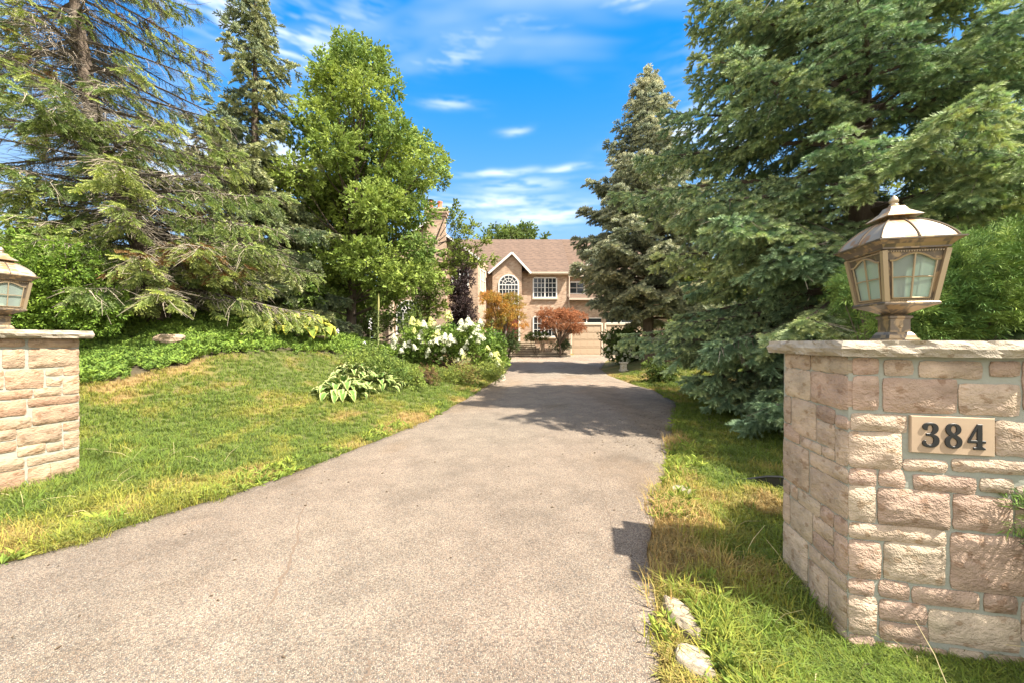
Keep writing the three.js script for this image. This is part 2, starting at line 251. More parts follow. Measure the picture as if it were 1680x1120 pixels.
function pillarCore(pillar, c, y0, y1) { const mb = new MB(), q = c.map((p) => V(p.x, 0, p.z)); for (let k = 0; k < 4; k++) { const a = q[k], b = q[(k + 1) % 4]; mb.face([V(a.x, y0, a.z), V(b.x, y0, b.z), V(b.x, y1, b.z), V(a.x, y1, a.z)], 1.5); } mb.face(q.map((p) => V(p.x, y1, p.z))); return mb.mesh('mortar', mortarMat, pillar); }
const capBump = rockBump, capMat = std({ vertexColors: true, map: rockMap, bumpMap: rockBump, bumpScale: 0.01, roughness: 0.95 });
function slab(parent, o, U, Wd, lu, lw, y0, y1, seed, name = 'cap_stone') {     // rough-hewn slab on the parallelogram o + U*lu + Wd*lw
  const g = new THREE.BoxGeometry(1, 1, 1, 26, 4, 22).toNonIndexed(), p = g.attributes.position, uv = g.attributes.uv, c = new Float32Array(p.count * 3);
  for (let k = 0; k < p.count; k++) {
    const a = p.getX(k), b = p.getY(k), w = p.getZ(k), x = o.x + U.x * lu * (a + 0.5) + Wd.x * lw * (w + 0.5), z = o.z + U.z * lu * (a + 0.5) + Wd.z * lw * (w + 0.5), y = mix(y0, y1, b + 0.5);
    const rim = Math.max(Math.abs(a), Math.abs(w)) > 0.499 ? 1 : 0, n = fbm(x * 11 + seed, y * 40, z * 11 + 0.37, 4) - 0.5, mid = 1 - Math.abs(2 * b) * 0.7;
    const sx = Math.abs(a) > 0.499 ? Math.sign(a) : 0, sw = Math.abs(w) > 0.499 ? Math.sign(w) : 0, push = rim * (0.022 * mid + 0.06 * n);
    p.setXYZ(k, x + (U.x * sx + Wd.x * sw) * push, y + 0.010 * (fbm(x * 14, z * 14, seed + 0.5, 3) - 0.5), z + (U.z * sx + Wd.z * sw) * push);
    uv.setXY(k, (x + z * 0.7) / 0.6, (y * 1.3 + (rim ? 0 : z)) / 0.6);
    const t = 0.85 + 0.4 * fbm(x * 9, z * 9, y * 30 + 0.31, 3); c.set([0.37 * t, 0.325 * t, 0.262 * t], k * 3);
  }
  g.setAttribute('color', new THREE.BufferAttribute(c, 3)); g.deleteAttribute('normal'); const m = new THREE.Mesh(g, capMat); m.name = name; m.position.copy(parent.userData.base).negate(); parent.add(m); return m;
}
// right pillar
const RU = V(0.975, 0, 0.22).normalize(), RL = V(0.182, 0, -0.983).normalize(), RC = V(1.69, 0, -1.897), RLU = 0.86, RLL = 0.615;
{
  const c0 = RC, c1 = RC.clone().addScaledVector(RU, RLU), c3 = RC.clone().addScaledVector(RL, RLL), c2 = c1.clone().addScaledVector(RL, RLL);
  const base = c0.clone().add(c2).multiplyScalar(0.5);
  const t = thing('gate_pillar', 'pink stone gate pillar with the number 384 plaque on its front, standing right of the driveway', 'pillar', base, 'stone gate pillars');
  pillarCore(t, [c0, c1, c2, c3], -0.15, 1.43);
  const f = new Face(c0, RU), l = new Face(c3, RL.clone().negate()), rnd = R(21);
  const top = 1.422;
  const rows = [[1399, 1441, 587, 613], [1451, 1497, 590, 614], [1508, 1610, 592, 618], [1624, 1672, 592, 616], [1399, 1441, 616, 671], [1449, 1569, 620, 674], [1573, 1672, 629, 678], [1678, 1760, 592, 672], [1396, 1487, 677, 704], [1633, 1742, 690, 746], [1393, 1478, 707, 765], [1482, 1552, 751, 770], [1562, 1690, 751, 771], [1694, 1745, 760, 790],
    [1391, 1437, 767, 793], [1442, 1483, 768, 796], [1498, 1600, 777, 802], [1608, 1662, 782, 805], [1668, 1745, 796, 816], [1390, 1436, 795, 852], [1440, 1557, 799, 858], [1564, 1660, 810, 866], [1666, 1745, 820, 876], [1389, 1551, 855, 880], [1560, 1745, 872, 963], [1389, 1444, 884, 943], [1450, 1550, 886, 948], [1388, 1434, 947, 971], [1443, 1490, 950, 978], [1497, 1606, 960, 986], [1615, 1668, 972, 1000], [1677, 1745, 986, 1052],
    [1388, 1437, 974, 1035], [1443, 1519, 982, 1014], [1524, 1672, 997, 1050], [1443, 1521, 1018, 1047], [1388, 1434, 1038, 1063], [1438, 1552, 1050, 1083], [1557, 1613, 1062, 1100], [1622, 1700, 1072, 1125], [1388, 1440, 1066, 1100], [1444, 1552, 1088, 1125], [1557, 1618, 1104, 1130]];
  for (const [x0, x1, a, b] of rows) { const s0 = Math.max(0.002, f.s(x0)), s1 = Math.min(RLU - 0.004, f.s(x1)); if (s1 - s0 > 0.03) stone(t, f, s0, s1, Math.max(-0.14, f.y(x0, b)), Math.min(top, f.y(x0, a)), rnd); }
  // inner (driveway) face: heights measured at the near corner
  const cy = (py) => H - (py - 560) / F * 1.897;
  const lows = [[1290, 1331, 585, 613], [1333, 1400, 585, 613], [1290, 1331, 616, 672], [1332, 1399, 616, 672], [1288, 1299, 676, 730], [1301, 1340, 676, 745], [1342, 1371, 677, 702], [1373, 1396, 684, 705], [1342, 1371, 705, 745], [1288, 1313, 734, 765], [1315, 1349, 748, 766], [1351, 1371, 748, 766], [1373, 1394, 708, 766], [1287, 1328, 769, 852], [1331, 1393, 769, 794], [1331, 1393, 797, 852], [1286, 1297, 856, 882], [1286, 1297, 885, 944], [1299, 1310, 856, 881], [1312, 1347, 856, 882], [1349, 1369, 856, 882], [1371, 1391, 856, 882], [1299, 1334, 885, 944], [1336, 1369, 885, 913], [1336, 1369, 916, 944], [1371, 1391, 885, 944], [1285, 1326, 948, 1035], [1329, 1390, 948, 973], [1329, 1360, 976, 1060], [1362, 1390, 976, 1036], [1284, 1326, 1038, 1063], [1362, 1390, 1039, 1063], [1283, 1308, 1066, 1100], [1310, 1326, 1066, 1100], [1329, 1360, 1064, 1100], [1362, 1390, 1066, 1100]];
  for (const [x0, x1, a, b] of lows) { const s0 = Math.max(0.002, l.s(x0)), s1 = Math.min(RLL - 0.001, l.s(x1)); if (s1 - s0 > 0.015) stone(t, l, s0, s1, cy(b), Math.min(top, cy(a)), rnd); }
  ashlar(t, new Face(c1, RL), RLL, -0.12, top, rnd); ashlar(t, new Face(c2, RU.clone().negate()), RLU, -0.12, top, rnd);
  slab(t, c0.clone().addScaledVector(RU, -0.05).addScaledVector(RL, -0.05), RU, RL, RLU + 0.1, RLL + 0.1, 1.427, 1.503, 3);
  // number plaque: dressed sandstone, digits standing proud
  const s0 = f.s(1491), s1 = f.s(1628), y1 = f.y(1491, 680), y0 = f.y(1491, 740), w = s1 - s0, h = y1 - y0, M = new THREE.Matrix4().makeBasis(RU, UP, f.N);
  const pq = new MB(); { const q = [[0, 0], [w, 0], [w, h], [0, h]], at = (a, b, n) => c0.clone().addScaledVector(RU, s0 + a).addScaledVector(f.N, n).setY(y0 + b), e = 0.003; const fr = q.map(([a, b]) => at(clamp(a, e, w - e), clamp(b, e, h - e), 0.016)), bk = q.map(([a, b]) => at(a, b, 0.013)), bb = q.map(([a, b]) => at(a, b, -0.01)); pq.face(fr, 1.6); for (let k = 0; k < 4; k++) { const m = (k + 1) % 4; pq.face([bk[k], bk[m], fr[m], fr[k]]); pq.face([bb[k], bb[m], bk[m], bk[k]]); } }
  const sand = tex(256, (u, v) => { const k = 0.8 + 0.3 * fbm(u * 4, v * 8, 1, 5, 4), q = fbm(u * 3, v * 3, 6, 3, 3); return [0.44 * k, mix(0.31, 0.35, q) * k, mix(0.205, 0.25, q) * k]; }, true);
  pq.mesh('number_plaque', std({ map: sand, roughness: 0.9 }), t);
  const font = await new FontLoader().loadAsync('fonts/droid/droid_serif_bold.typeface.json'), black = std({ color: col(0.012, 0.012, 0.013), roughness: 0.45 });
  const ch = h * 0.67, adv = w * 0.272;
  '384'.split('').forEach((g, k) => { const tg = new TextGeometry(g, { font, size: ch, depth: 0.004, curveSegments: 8, bevelEnabled: true, bevelSize: 0.0012, bevelThickness: 0.0012, bevelSegments: 1 }); tg.computeBoundingBox(); const b = tg.boundingBox, gw = b.max.x - b.min.x; tg.translate(-b.min.x - gw / 2, -b.min.y, 0); tg.scale(adv * 0.76 / gw, ch / (b.max.y - b.min.y), 1); tg.applyMatrix4(M); const p = c0.clone().addScaledVector(RU, s0 + w * (0.235 + 0.272 * k)).addScaledVector(f.N, 0.0165).setY(y0 + h * 0.165); tg.translate(p.x, p.y, p.z); const m = new THREE.Mesh(tg, black); m.name = 'numeral'; m.position.copy(t.userData.base).negate(); t.add(m); });
}
// left pillar: its driveway face from near (O) to far along T
{
  const far = V(-4.43, 0, -3.86), T = V(0.157, 0, -0.575 * 0.83).normalize(), LEN = 0.66, O = far.clone().addScaledVector(T, -LEN), W = T.clone().cross(UP).negate().normalize(), LW = 0.86, rnd = R(31);
  const c = [O.clone().addScaledVector(W, LW), O, far, far.clone().addScaledVector(W, LW)], base = c[0].clone().add(c[2]).multiplyScalar(0.5); base.y = 0.1;
  const t = thing('gate_pillar', 'pink stone gate pillar at the left picture edge on the lawn, without a number plaque', 'pillar', base, 'stone gate pillars');
  const f = new Face(O, T), top = f.y(128, 555);
  pillarCore(t, c, -0.1, top + 0.005);
  const rows = [[-20, 40, 556, 568], [46, 129, 556, 569], [3, 39, 573, 602], [46, 129, 571, 599], [8, 70, 605, 634], [74, 102, 603, 614], [104, 128.5, 600, 613], [75, 101, 617, 631], [103, 128.5, 615, 644], [-30, 4, 606, 637], [-20, 52, 638, 651], [55, 100, 634, 647], [-20, 41, 655, 679], [45, 129, 646, 658], [-20, 50, 682, 699], [53, 129, 661, 687], [-15, 25, 703, 719], [28, 100, 694, 721], [103, 128.5, 690, 703], [105, 128.5, 706, 731], [-20, 25, 722, 738], [28, 73, 725, 741], [76, 102, 724, 736], [44, 129, 735, 747], [-20, 39, 750, 766], [-20, 39, 769, 800], [46, 129, 750, 777], [-20, 60, 804, 830], [63, 129, 780, 806]];
  for (const [x0, x1, a, b] of rows) { const s0 = Math.max(0.003, f.s(x0)), s1 = Math.min(LEN - 0.002, f.s(x1)); if (s1 - s0 > 0.02) { const yb = f.y(Math.max(x1, 5), b), yt = f.y(Math.max(x1, 5), a); if (yt > -0.05) stone(t, f, s0, s1, Math.max(-0.08, yb), Math.min(top, yt), rnd, [[0.46, 0.315, 0.215], [0.43, 0.275, 0.185], [0.47, 0.345, 0.24]][Math.floor(rnd() * 3)]); } }
  ashlar(t, new Face(c[0], W.clone().negate()), LW, -0.05, top, rnd); ashlar(t, new Face(far, W), LW, -0.05, top, rnd); ashlar(t, new Face(c[3], T.clone().negate()), LEN, -0.05, top, rnd);
  const s = O.clone().addScaledVector(T, -0.06).addScaledVector(W, -0.07), k = f.s(52) + 0.06;
  slab(t, s, T, W, k - 0.004, LW + 0.14, top, top + 0.075, 8); slab(t, s.clone().addScaledVector(T, k), T, W, LEN + 0.13 - k, LW + 0.14, top, top + 0.075, 9);
  globalThis.leftPillar = { base, top: top + 0.075, T, W };
}
// ---------------------------------------------------------------- pillar lanterns
const bronzeMap = tex(256, (u, v) => { const a = fbm(u * 5, v * 5, 1, 5, 5), s = sstep(0.5, 0.68, fbm(u * 9, v * 5, 4, 4, 9)), k = 0.75 + 0.5 * a; return [mix(0.13, 0.30, s) * k, mix(0.105, 0.215, s) * k, mix(0.08, 0.125, s) * k]; }, true);
const roofMap = tex(256, (u, v) => { const a = fbm(u * 4, v * 4, 1, 5, 4), s = sstep(0.46, 0.62, fbm(u * 6, v * 3, 8, 4, 6)), k = 0.8 + 0.4 * a; return [mix(0.29, 0.30, s) * k, mix(0.245, 0.17, s) * k, mix(0.185, 0.07, s) * k]; }, true);
const bronze = std({ map: bronzeMap, metalness: 0.55, roughness: 0.42 }), roofMetal = std({ map: roofMap, metalness: 0.3, roughness: 0.5 }), trimMetal = std({ color: col(0.36, 0.28, 0.18), metalness: 0.5, roughness: 0.4 });
const lampGlass = new THREE.MeshPhysicalMaterial({ color: col(0.62, 0.74, 0.66), transmission: 0.75, thickness: 0, roughness: 0.55, ior: 1.5, side: THREE.DoubleSide });
function makeLantern(label, p, U, L) {        // U, L: the directions of its square sides
  const t = thing('pillar_lantern', label, 'lantern', p, 'lanterns on the gate pillars');
  const q = (a, y, b) => V(0, y, 0).addScaledVector(U, a).addScaledVector(L, b).add(p);
  const ring = (h, y) => [q(-h, y, -h), q(h, y, -h), q(h, y, h), q(-h, y, h)];
  const loft = (mb, prof, close = true) => { const rs = prof.map(([h, y]) => ring(h, y)); for (let k = 0; k < rs.length - 1; k++) for (let j = 0; j < 4; j++) { const m = (j + 1) % 4; mb.face([rs[k][j], rs[k][m], rs[k + 1][m], rs[k + 1][j]], 3); } if (close) { mb.face(rs[0].slice().reverse()); mb.face(rs[rs.length - 1]); } return mb; };
  loft(new MB(), [[0.07, 0], [0.07, 0.008], [0.064, 0.012], [0.058, 0.03], [0.048, 0.045]]).mesh('base_flange', bronze, t);
  const post = loft(new MB(), [[0.045, 0.045], [0.045, 0.115], [0.052, 0.12], [0.052, 0.13], [0.035, 0.14]]); post.mesh('post', bronze, t);
  { const s = new MB(), a = q(0.0, 0.075, -0.0451), n = L.clone().negate(); s.tube([a, a.clone().addScaledVector(n, 0.008)], [0.009, 0.006], 8); s.face([0, 1, 2, 3, 4, 5].map((k) => a.clone().addScaledVector(n, 0.008).addScaledVector(U, 0.006 * Math.cos(k * 1.047)).add(V(0, 0.006 * Math.sin(k * 1.047), 0)))); s.mesh('screw', trimMetal, t); }
  loft(new MB(), [[0.035, 0.14], [0.075, 0.165], [0.122, 0.187], [0.122, 0.197], [0.116, 0.203]]).mesh('bottom_plate', bronze, t);
  const B = 0.105, T = 0.137, y0 = 0.203, y1 = 0.468;
  const at = (v) => mix(B, T, v);
  for (let j = 0; j < 4; j++) { const sg = [[-1, -1], [1, -1], [1, 1], [-1, 1]][j]; const m = new MB(); m.bar(q(sg[0] * B, y0, sg[1] * B), q(sg[0] * T, y1, sg[1] * T), 0.022, 0.022, U); m.mesh('corner_post', trimMetal, t); }
  const glass = { 0: [], 1: [] };
  for (let j = 0; j < 4; j++) {
    const A = [U, L, U.clone().negate(), L.clone().negate()][j], Nn = [L.clone().negate(), U, L, U.clone().negate()][j];
    const pt = (u, v, o = 0) => V(0, mix(y0, y1, v), 0).addScaledVector(A, u * at(v)).addScaledVector(Nn, at(v) + o).add(p);
    const arch = (u, lift = 0) => { const a = Math.abs(u); return 0.80 + 0.13 * Math.cos(Math.min(1, a / 0.62) * Math.PI / 2) ** 1.0 * (a < 0.62 ? 1 : 0) + lift; };
    const fr = new MB(), N = 18, E = 0.74, fv = 0.07;
    // panel above the arch and side stiles
    for (let k = 0; k < N; k++) { const a = -0.92 + 1.84 * k / N, b = -0.92 + 1.84 * (k + 1) / N; fr.face([pt(a, arch(a), -0.002), pt(b, arch(b), -0.002), pt(b, 1, -0.002), pt(a, 1, -0.002)], 3); }
    for (const s of [-1, 1]) fr.face([pt(s * 0.92, fv, -0.002), pt(s * E, fv, -0.002), pt(s * E, 0.82, -0.002), pt(s * 0.92, 0.82, -0.002)], 3);
    fr.face([pt(-0.92, 0, -0.002), pt(0.92, 0, -0.002), pt(0.92, fv, -0.002), pt(-0.92, fv, -0.002)], 3);
    fr.mesh('side_panel', bronze, t);
    const tr = new MB(); const top = []; for (let k = 0; k <= N; k++) { const a = -0.84 + 1.68 * k / N; top.push(pt(a, arch(a), 0.003)); } tr.tube(top, 0.0055, 5);
    for (const s of [-1, 1]) tr.tube([pt(s * E, fv, 0.002), pt(s * E, 0.8, 0.002)], 0.0042, 5); tr.tube([pt(-E, fv, 0.002), pt(E, fv, 0.002)], 0.0042, 5);
    for (let k = 0; k < 22; k++) { const a = -0.86 + 1.72 * k / 21; tr.tube([pt(a, 0.012, 0.004), pt(a, 0.04, 0.004)], 0.003, 4); tr.tube([pt(a, 0.955, 0.004), pt(a, 0.985, 0.004)], 0.003, 4); }
    tr.mesh('window_trim', trimMetal, t);
    const mu = new MB(); mu.tube([pt(0, fv, 0.003), pt(0, arch(0), 0.003)], 0.0048, 5); mu.tube([pt(-E, 0.47, 0.003), pt(-0.3, 0.48, 0.003), pt(0, 0.47, 0.003), pt(0.3, 0.48, 0.003), pt(E, 0.47, 0.003)], 0.0042, 5); mu.mesh('muntin', trimMetal, t);
    for (const [a, b, c, d] of [[-E, 0, fv, 0.47], [0, E, fv, 0.47], [-E, 0, 0.47, 0], [0, E, 0.47, 0]]) { const g = new MB(), K = 7; for (let k = 0; k < K; k++) { const u0 = mix(a, b, k / K), u1 = mix(a, b, (k + 1) / K); g.face([pt(u0, c, -0.006), pt(u1, c, -0.006), pt(u1, d || arch(u1), -0.006), pt(u0, d || arch(u0), -0.006)]); } g.mesh('pane', lampGlass, t); }
  }
  { const s = new MB(); s.tube([q(0, 0.203, 0), q(0, 0.25, 0), q(0, 0.255, 0), q(0, 0.31, 0)], [0.02, 0.02, 0.012, 0.012], 8); s.mesh('candle_socket', std({ color: col(0.7, 0.68, 0.6) }), t, true); }
  loft(new MB(), [[0.134, 0.468], [0.146, 0.474], [0.146, 0.482], [0.158, 0.498], [0.176, 0.513], [0.184, 0.516], [0.184, 0.523], [0.165, 0.528]]).mesh('cornice', bronze, t);
  const prof = []; for (let k = 0; k <= 12; k++) { const a = k / 12; prof.push([mix(0.165, 0.04, Math.pow(a, 1.25)), mix(0.528, 0.655, Math.sin(a * 1.25) / Math.sin(1.25))]); }
  const dome = loft(new MB(), prof); const dm = dome.mesh('domed_roof', roofMetal, t);
  const seam = new MB(); for (let j = 0; j < 4; j++) { const sg = [[-1, -1], [1, -1], [1, 1], [-1, 1]][j]; seam.tube(prof.map(([h, y]) => q(sg[0] * h, y + 0.001, sg[1] * h)), 0.005, 5); const ax = [[0, -1], [1, 0], [0, 1], [-1, 0]][j]; seam.tube(prof.map(([h, y]) => q(ax[0] * h, y + 0.001, ax[1] * h)), 0.0055, 5); } seam.mesh('roof_rib', bronze, t, true);
  loft(new MB(), [[0.04, 0.655], [0.042, 0.66], [0.042, 0.672], [0.05, 0.676]]).mesh('neck', bronze, t);
  loft(new MB(), [[0.05, 0.672], [0.078, 0.664], [0.082, 0.668], [0.06, 0.688], [0.042, 0.705], [0.032, 0.726], [0.03, 0.73], [0.012, 0.732]]).mesh('upper_roof', roofMetal, t);
  const fin = new MB(); fin.tube([[0.012, 0.73], [0.022, 0.736], [0.022, 0.742], [0.013, 0.747], [0.02, 0.757], [0.021, 0.767], [0.014, 0.782], [0.002, 0.795]].map(([r, y]) => q(0, y, 0)), [0.012, 0.022, 0.022, 0.013, 0.02, 0.021, 0.014, 0.002], 10); fin.mesh('finial', trimMetal, t, true);
  return t;
}
makeLantern('weathered bronze four-sided lantern with domed roof on the pillar numbered 384', V(2.10, 1.505, -2.077), RU, RL);
{ const { base, top, T, W } = globalThis.leftPillar, p = V(-4.9, top + 0.003, -3.62); makeLantern('weathered bronze lantern on the left pillar, cut by the left picture edge', p, W.clone().negate(), T.clone()); }
// ---------------------------------------------------------------- house
{
  const brickMap = tex(512, (u, v) => { const r = Math.floor(v * 14), o = (r % 2) * 0.5, x = u * 5 + o, bx = Math.floor(x), fu = x - bx, fv = v * 14 - r, m = fu < 0.045 || fv < 0.13, k = hash(bx % 5, r, 3), n = 0.85 + 0.3 * fbm(u * 40, v * 40, 1, 3, 40); const c = k < 0.55 ? [0.44, 0.305, 0.21] : k < 0.8 ? [0.36, 0.235, 0.16] : [0.49, 0.365, 0.26]; return m ? [0.44 * n, 0.38 * n, 0.30 * n] : c.map((q) => q * n * (0.9 + 0.2 * hash(bx % 5, r, 9))); }, true);
  const brickBump = tex(512, (u, v) => { const r = Math.floor(v * 14), x = u * 5 + (r % 2) * 0.5, fu = x - Math.floor(x), fv = v * 14 - r, k = (fu < 0.045 || fv < 0.13 ? 0.2 : 0.9) + 0.1 * vnoise(u * 128, v * 128, 1, 128); return [k, k, k]; });
  for (const q of [brickMap, brickBump]) q.repeat.set(0.9, 0.9);
  const shMap = tex(512, (u, v) => { const r = Math.floor(v * 12), x = u * 7 + hash(r, 3, 1), b = Math.floor(x), fv = v * 12 - r, k = 0.72 + 0.45 * hash(b % 7, r, 4), e = fv < 0.12 ? 0.7 : 1, n = 0.85 + 0.3 * vnoise(u * 200, v * 200, 3, 200); return [0.128 * k * e * n, 0.081 * k * e * n, 0.056 * k * e * n]; }, true);
  const shB = tex(512, (u, v) => { const r = Math.floor(v * 12), fv = v * 12 - r, k = 1 - fv; return [k, k, k]; });
  for (const q of [shMap, shB]) q.repeat.set(0.55, 0.55);
  const brick = std({ map: brickMap, bumpMap: brickBump, bumpScale: 0.012, roughness: 0.92 }), shingle = std({ map: shMap, bumpMap: shB, bumpScale: 0.02, roughness: 0.95 });
  const white = std({ color: col(0.70, 0.68, 0.63), roughness: 0.6 }), trim = std({ color: col(0.62, 0.52, 0.40), roughness: 0.7 }), gutter = std({ color: col(0.50, 0.41, 0.32), roughness: 0.5 }), sillM = std({ color: col(0.55, 0.45, 0.34), roughness: 0.9 });
  const glass = new THREE.MeshPhysicalMaterial({ color: col(0.03, 0.035, 0.04), roughness: 0.06, specularIntensity: 1 }), doorM = std({ color: col(0.16, 0.035, 0.03), roughness: 0.5 }), garageM = std({ color: col(0.44, 0.33, 0.225), roughness: 0.6 });
  const base = V(1.5, 0.38, -31), t = thing('house', 'large two-storey buff brick house with brown shingle roof at the end of the driveway', 'house', base);
  const Z = -31, g0 = 0.15;
  const wall = (f) => { const m = new MB(); f(m); return m.mesh('wall', brick, t); };
  wall((m) => m.box(-2.0, g0, Z - 6, 4.55, 7.2, Z));                                             // main block
  wall((m) => m.prism([[-1.56, g0], [0.78, g0], [0.78, 7.55], [-0.02, 8.45], [-1.56, 7.25]], Z, Z + 0.8));  // entry gable
  wall((m) => m.box(4.55, g0, Z - 6, 13.2, 5.0, Z - 0.02));                                       // garage storey
  wall((m) => m.prism([[4.6, 5.0], [13.2, 5.0], [13.2, 7.3], [12.3, 7.4], [8.9, 9.35], [5.5, 7.4], [4.6, 7.3]], Z - 6, Z - 1.5));   // over the garage
  wall((m) => { m.prism([[-9.9, g0], [-2.53, g0], [-2.53, 7.7], [-6.2, 10.2], [-9.9, 7.7]], -28.3, -28); });            // left wing gable front
  wall((m) => m.face([V(-2.53, g0, -28.02), V(-2.0, g0, -31), V(-2.0, 7.7, -31), V(-2.53, 7.7, -28.02)], 1)); wall((m) => m.face([V(-9.9, g0, -36), V(-9.9, g0, -28.02), V(-9.9, 7.7, -28.02), V(-9.9, 7.7, -36)], 1));
  // roofs
  const roofSheet = (m, a, b, c, d) => { const n = b.clone().sub(a).cross(d.clone().sub(a)).normalize().multiplyScalar(0.12), q = [a, b, c, d], r = q.map((p) => p.clone().sub(n)); m.face(q); m.face(r.slice().reverse()); for (let k = 0; k < 4; k++) { const j = (k + 1) % 4; m.face([r[k], r[j], q[j], q[k]]); } };
  const roof = (f) => { const m = new MB(); f(m); return m.mesh('roof', shingle, t); };
  roof((m) => { roofSheet(m, V(-9, 7.15, Z + 0.45), V(4.75, 7.15, Z + 0.45), V(4.75, 11.2, -36), V(-9, 11.2, -36)); roofSheet(m, V(4.75, 7.15, Z - 1.0), V(13.6, 7.15, Z - 1.0), V(13.6, 11.2, -36.01), V(4.75, 11.2, -36.01)); roofSheet(m, V(13.6, 7.15, -42), V(-9, 7.15, -42), V(-9, 11.19, -36), V(13.6, 11.19, -36)); });
  roof((m) => { roofSheet(m, V(1.5, 7.0, Z + 1.0), V(1.5, 7.0, -34), V(0, 8.62, -34), V(0, 8.62, Z + 1.0)); roofSheet(m, V(-1.85, 7.0, -34), V(-1.85, 7.0, Z + 1.0), V(0, 8.62, Z + 1.0), V(0, 8.62, -34)); });
  roof((m) => { roofSheet(m, V(-2.3, 7.5, -27.6), V(-2.3, 7.5, -36), V(-6.2, 10.36, -36), V(-6.2, 10.36, -27.6)); roofSheet(m, V(-10.3, 7.4, -36), V(-10.3, 7.4, -27.6), V(-6.2, 10.36, -27.6), V(-6.2, 10.36, -36)); });
  roof((m) => { roofSheet(m, V(12.6, 7.3, Z - 1.0), V(12.6, 7.3, -36), V(8.9, 9.5, -36), V(8.9, 9.5, Z - 1.0)); roofSheet(m, V(5.2, 7.3, -36), V(5.2, 7.3, Z - 1.0), V(8.9, 9.5, Z - 1.0), V(8.9, 9.5, -36)); });
  roof((m) => roofSheet(m, V(4.6, 5.0, Z + 0.5), V(13.3, 5.0, Z + 0.5), V(13.3, 5.55, Z - 1.4), V(4.6, 5.55, Z - 1.4)));
  // rakes, gutters, pipes
  const rake = (a, b, h = 0.16) => { const m = new MB(); m.bar(a, b, 0.07, h, V(0, 0, 1).cross(b.clone().sub(a)).normalize()); m.mesh('rake_board', white, t); };
  rake(V(-1.87, 6.88, Z + 1.05), V(0, 8.52, Z + 1.05)); rake(V(0, 8.52, Z + 1.052), V(1.52, 6.88, Z + 1.052));
  rake(V(-2.28, 7.4, -27.55), V(-6.2, 10.26, -27.55)); rake(V(-10.3, 7.3, -27.552), V(-6.2, 10.26, -27.552)); rake(V(5.2, 7.2, Z - 0.95), V(8.9, 9.4, Z - 0.95)); rake(V(8.9, 9.4, Z - 0.952), V(12.6, 7.2, Z - 0.952));
  const gut = (x0, x1, y, z) => new MB().box(x0, y - 0.1, z, x1, y + 0.06, z + 0.14).mesh('gutter', gutter, t);
  gut(1.35, 4.8, 7.05, Z + 0.42); gut(4.6, 13.3, 4.92, Z + 0.5); gut(4.76, 13.6, 7.05, Z - 1.05);
  new MB().box(1.35, 6.9, Z + 0.003, 4.7, 6.98, Z + 0.42).mesh('soffit', trim, t);
  const dp = (x, y0, y1, z) => new MB().tube([V(x, y1, z), V(x, y0, z)], 0.05, 6).mesh('downpipe', gutter, t); dp(4.68, 0.35, 6.95, Z + 0.07);
  // chimney
  const ch = new MB().box(-6.28, g0, -28, -4.8, 9.4, -27.45); ch.box(-6.2, 9.4, -28, -4.88, 10.6, -27.5); ch.box(-6.3, 10.6, -28.1, -4.78, 10.8, -27.4); ch.box(-6.36, 10.8, -28.16, -4.72, 11.05, -27.34);
  const chm = ch.mesh('chimney', brick, t); new MB().box(-6.4, 11.05, -28.2, -4.68, 11.17, -27.3).mesh('chimney_cap', sillM, t);
  for (const x of [-5.97, -5.3]) { const m = new MB(); m.tube([V(x, 11.17, -27.75), V(x, 11.3, -27.75), V(x, 11.32, -27.75), V(x, 11.62, -27.75), V(x, 11.66, -27.75), V(x, 11.74, -27.75)], [0.22, 0.2, 0.17, 0.16, 0.2, 0.18], 10); m.mesh('chimney_pot', std({ color: col(0.5, 0.17, 0.09) }), t, true); if (x < -5.5) new MB().tube([V(x, 11.74, -27.75), V(x, 11.84, -27.75), V(x, 11.845, -27.75), V(x, 11.92, -27.75)], [0.1, 0.1, 0.26, 0.03], 8).mesh('chimney_cowl', std({ color: col(0.05, 0.05, 0.05) }), t); }
  // windows: frame with panes, muntins and sill; origin o, right r, outward n
  const win = (o, r, w, h, leafs, cols, rows, arch, name = 'window') => {
    const n = r.clone().cross(UP).normalize(), q = (a, b, c) => o.clone().addScaledVector(r, a).addScaledVector(n, c).add(V(0, b, 0)), fr = new MB(), mu = new MB(), rad = w / 2;
    const bar = (m, a, b, c, d, t_, dz) => m.bar(q(a, b, dz), q(c, d, dz), t_, 0.07, n);
    const T = 0.1; bar(fr, -T / 2, -T, -T / 2, h, T, 0.03); bar(fr, w + T / 2, -T, w + T / 2, h, T, 0.03); bar(fr, 0, -T / 2, w, -T / 2, T, 0.032);
    if (!arch) bar(fr, 0, h + T / 2, w, h + T / 2, T, 0.032); else { const N = 16; for (let k = 0; k < N; k++) { const a = Math.PI * k / N, b = Math.PI * (k + 1) / N; fr.bar(q(rad - (rad + 0.05) * Math.cos(a), h + (rad + 0.05) * Math.sin(a), 0.03), q(rad - (rad + 0.05) * Math.cos(b), h + (rad + 0.05) * Math.sin(b), 0.03), T, 0.07, n); } bar(fr, 0, h, w, h, 0.07, 0.025); }
    const f = fr.mesh(name, white, t), add = (m, nm, mat) => { const x = m.mesh(nm, mat); f.add(x); return x; };
    for (let l = 0; l < leafs; l++) {
      const a = w * l / leafs, b = w * (l + 1) / leafs; if (l) bar(mu, a, 0, a, h, 0.1, 0.028);
      for (let k = 1; k < cols; k++) bar(mu, mix(a, b, k / cols), 0, mix(a, b, k / cols), h, 0.035, 0.02); for (let k = 1; k < rows; k++) bar(mu, a, h * k / rows, b, h * k / rows, 0.035, 0.02);
      const p = new MB(); p.face([q(a, 0, 0.008), q(b, 0, 0.008), q(b, h, 0.008), q(a, h, 0.008)]); add(p, 'pane', glass);
    }
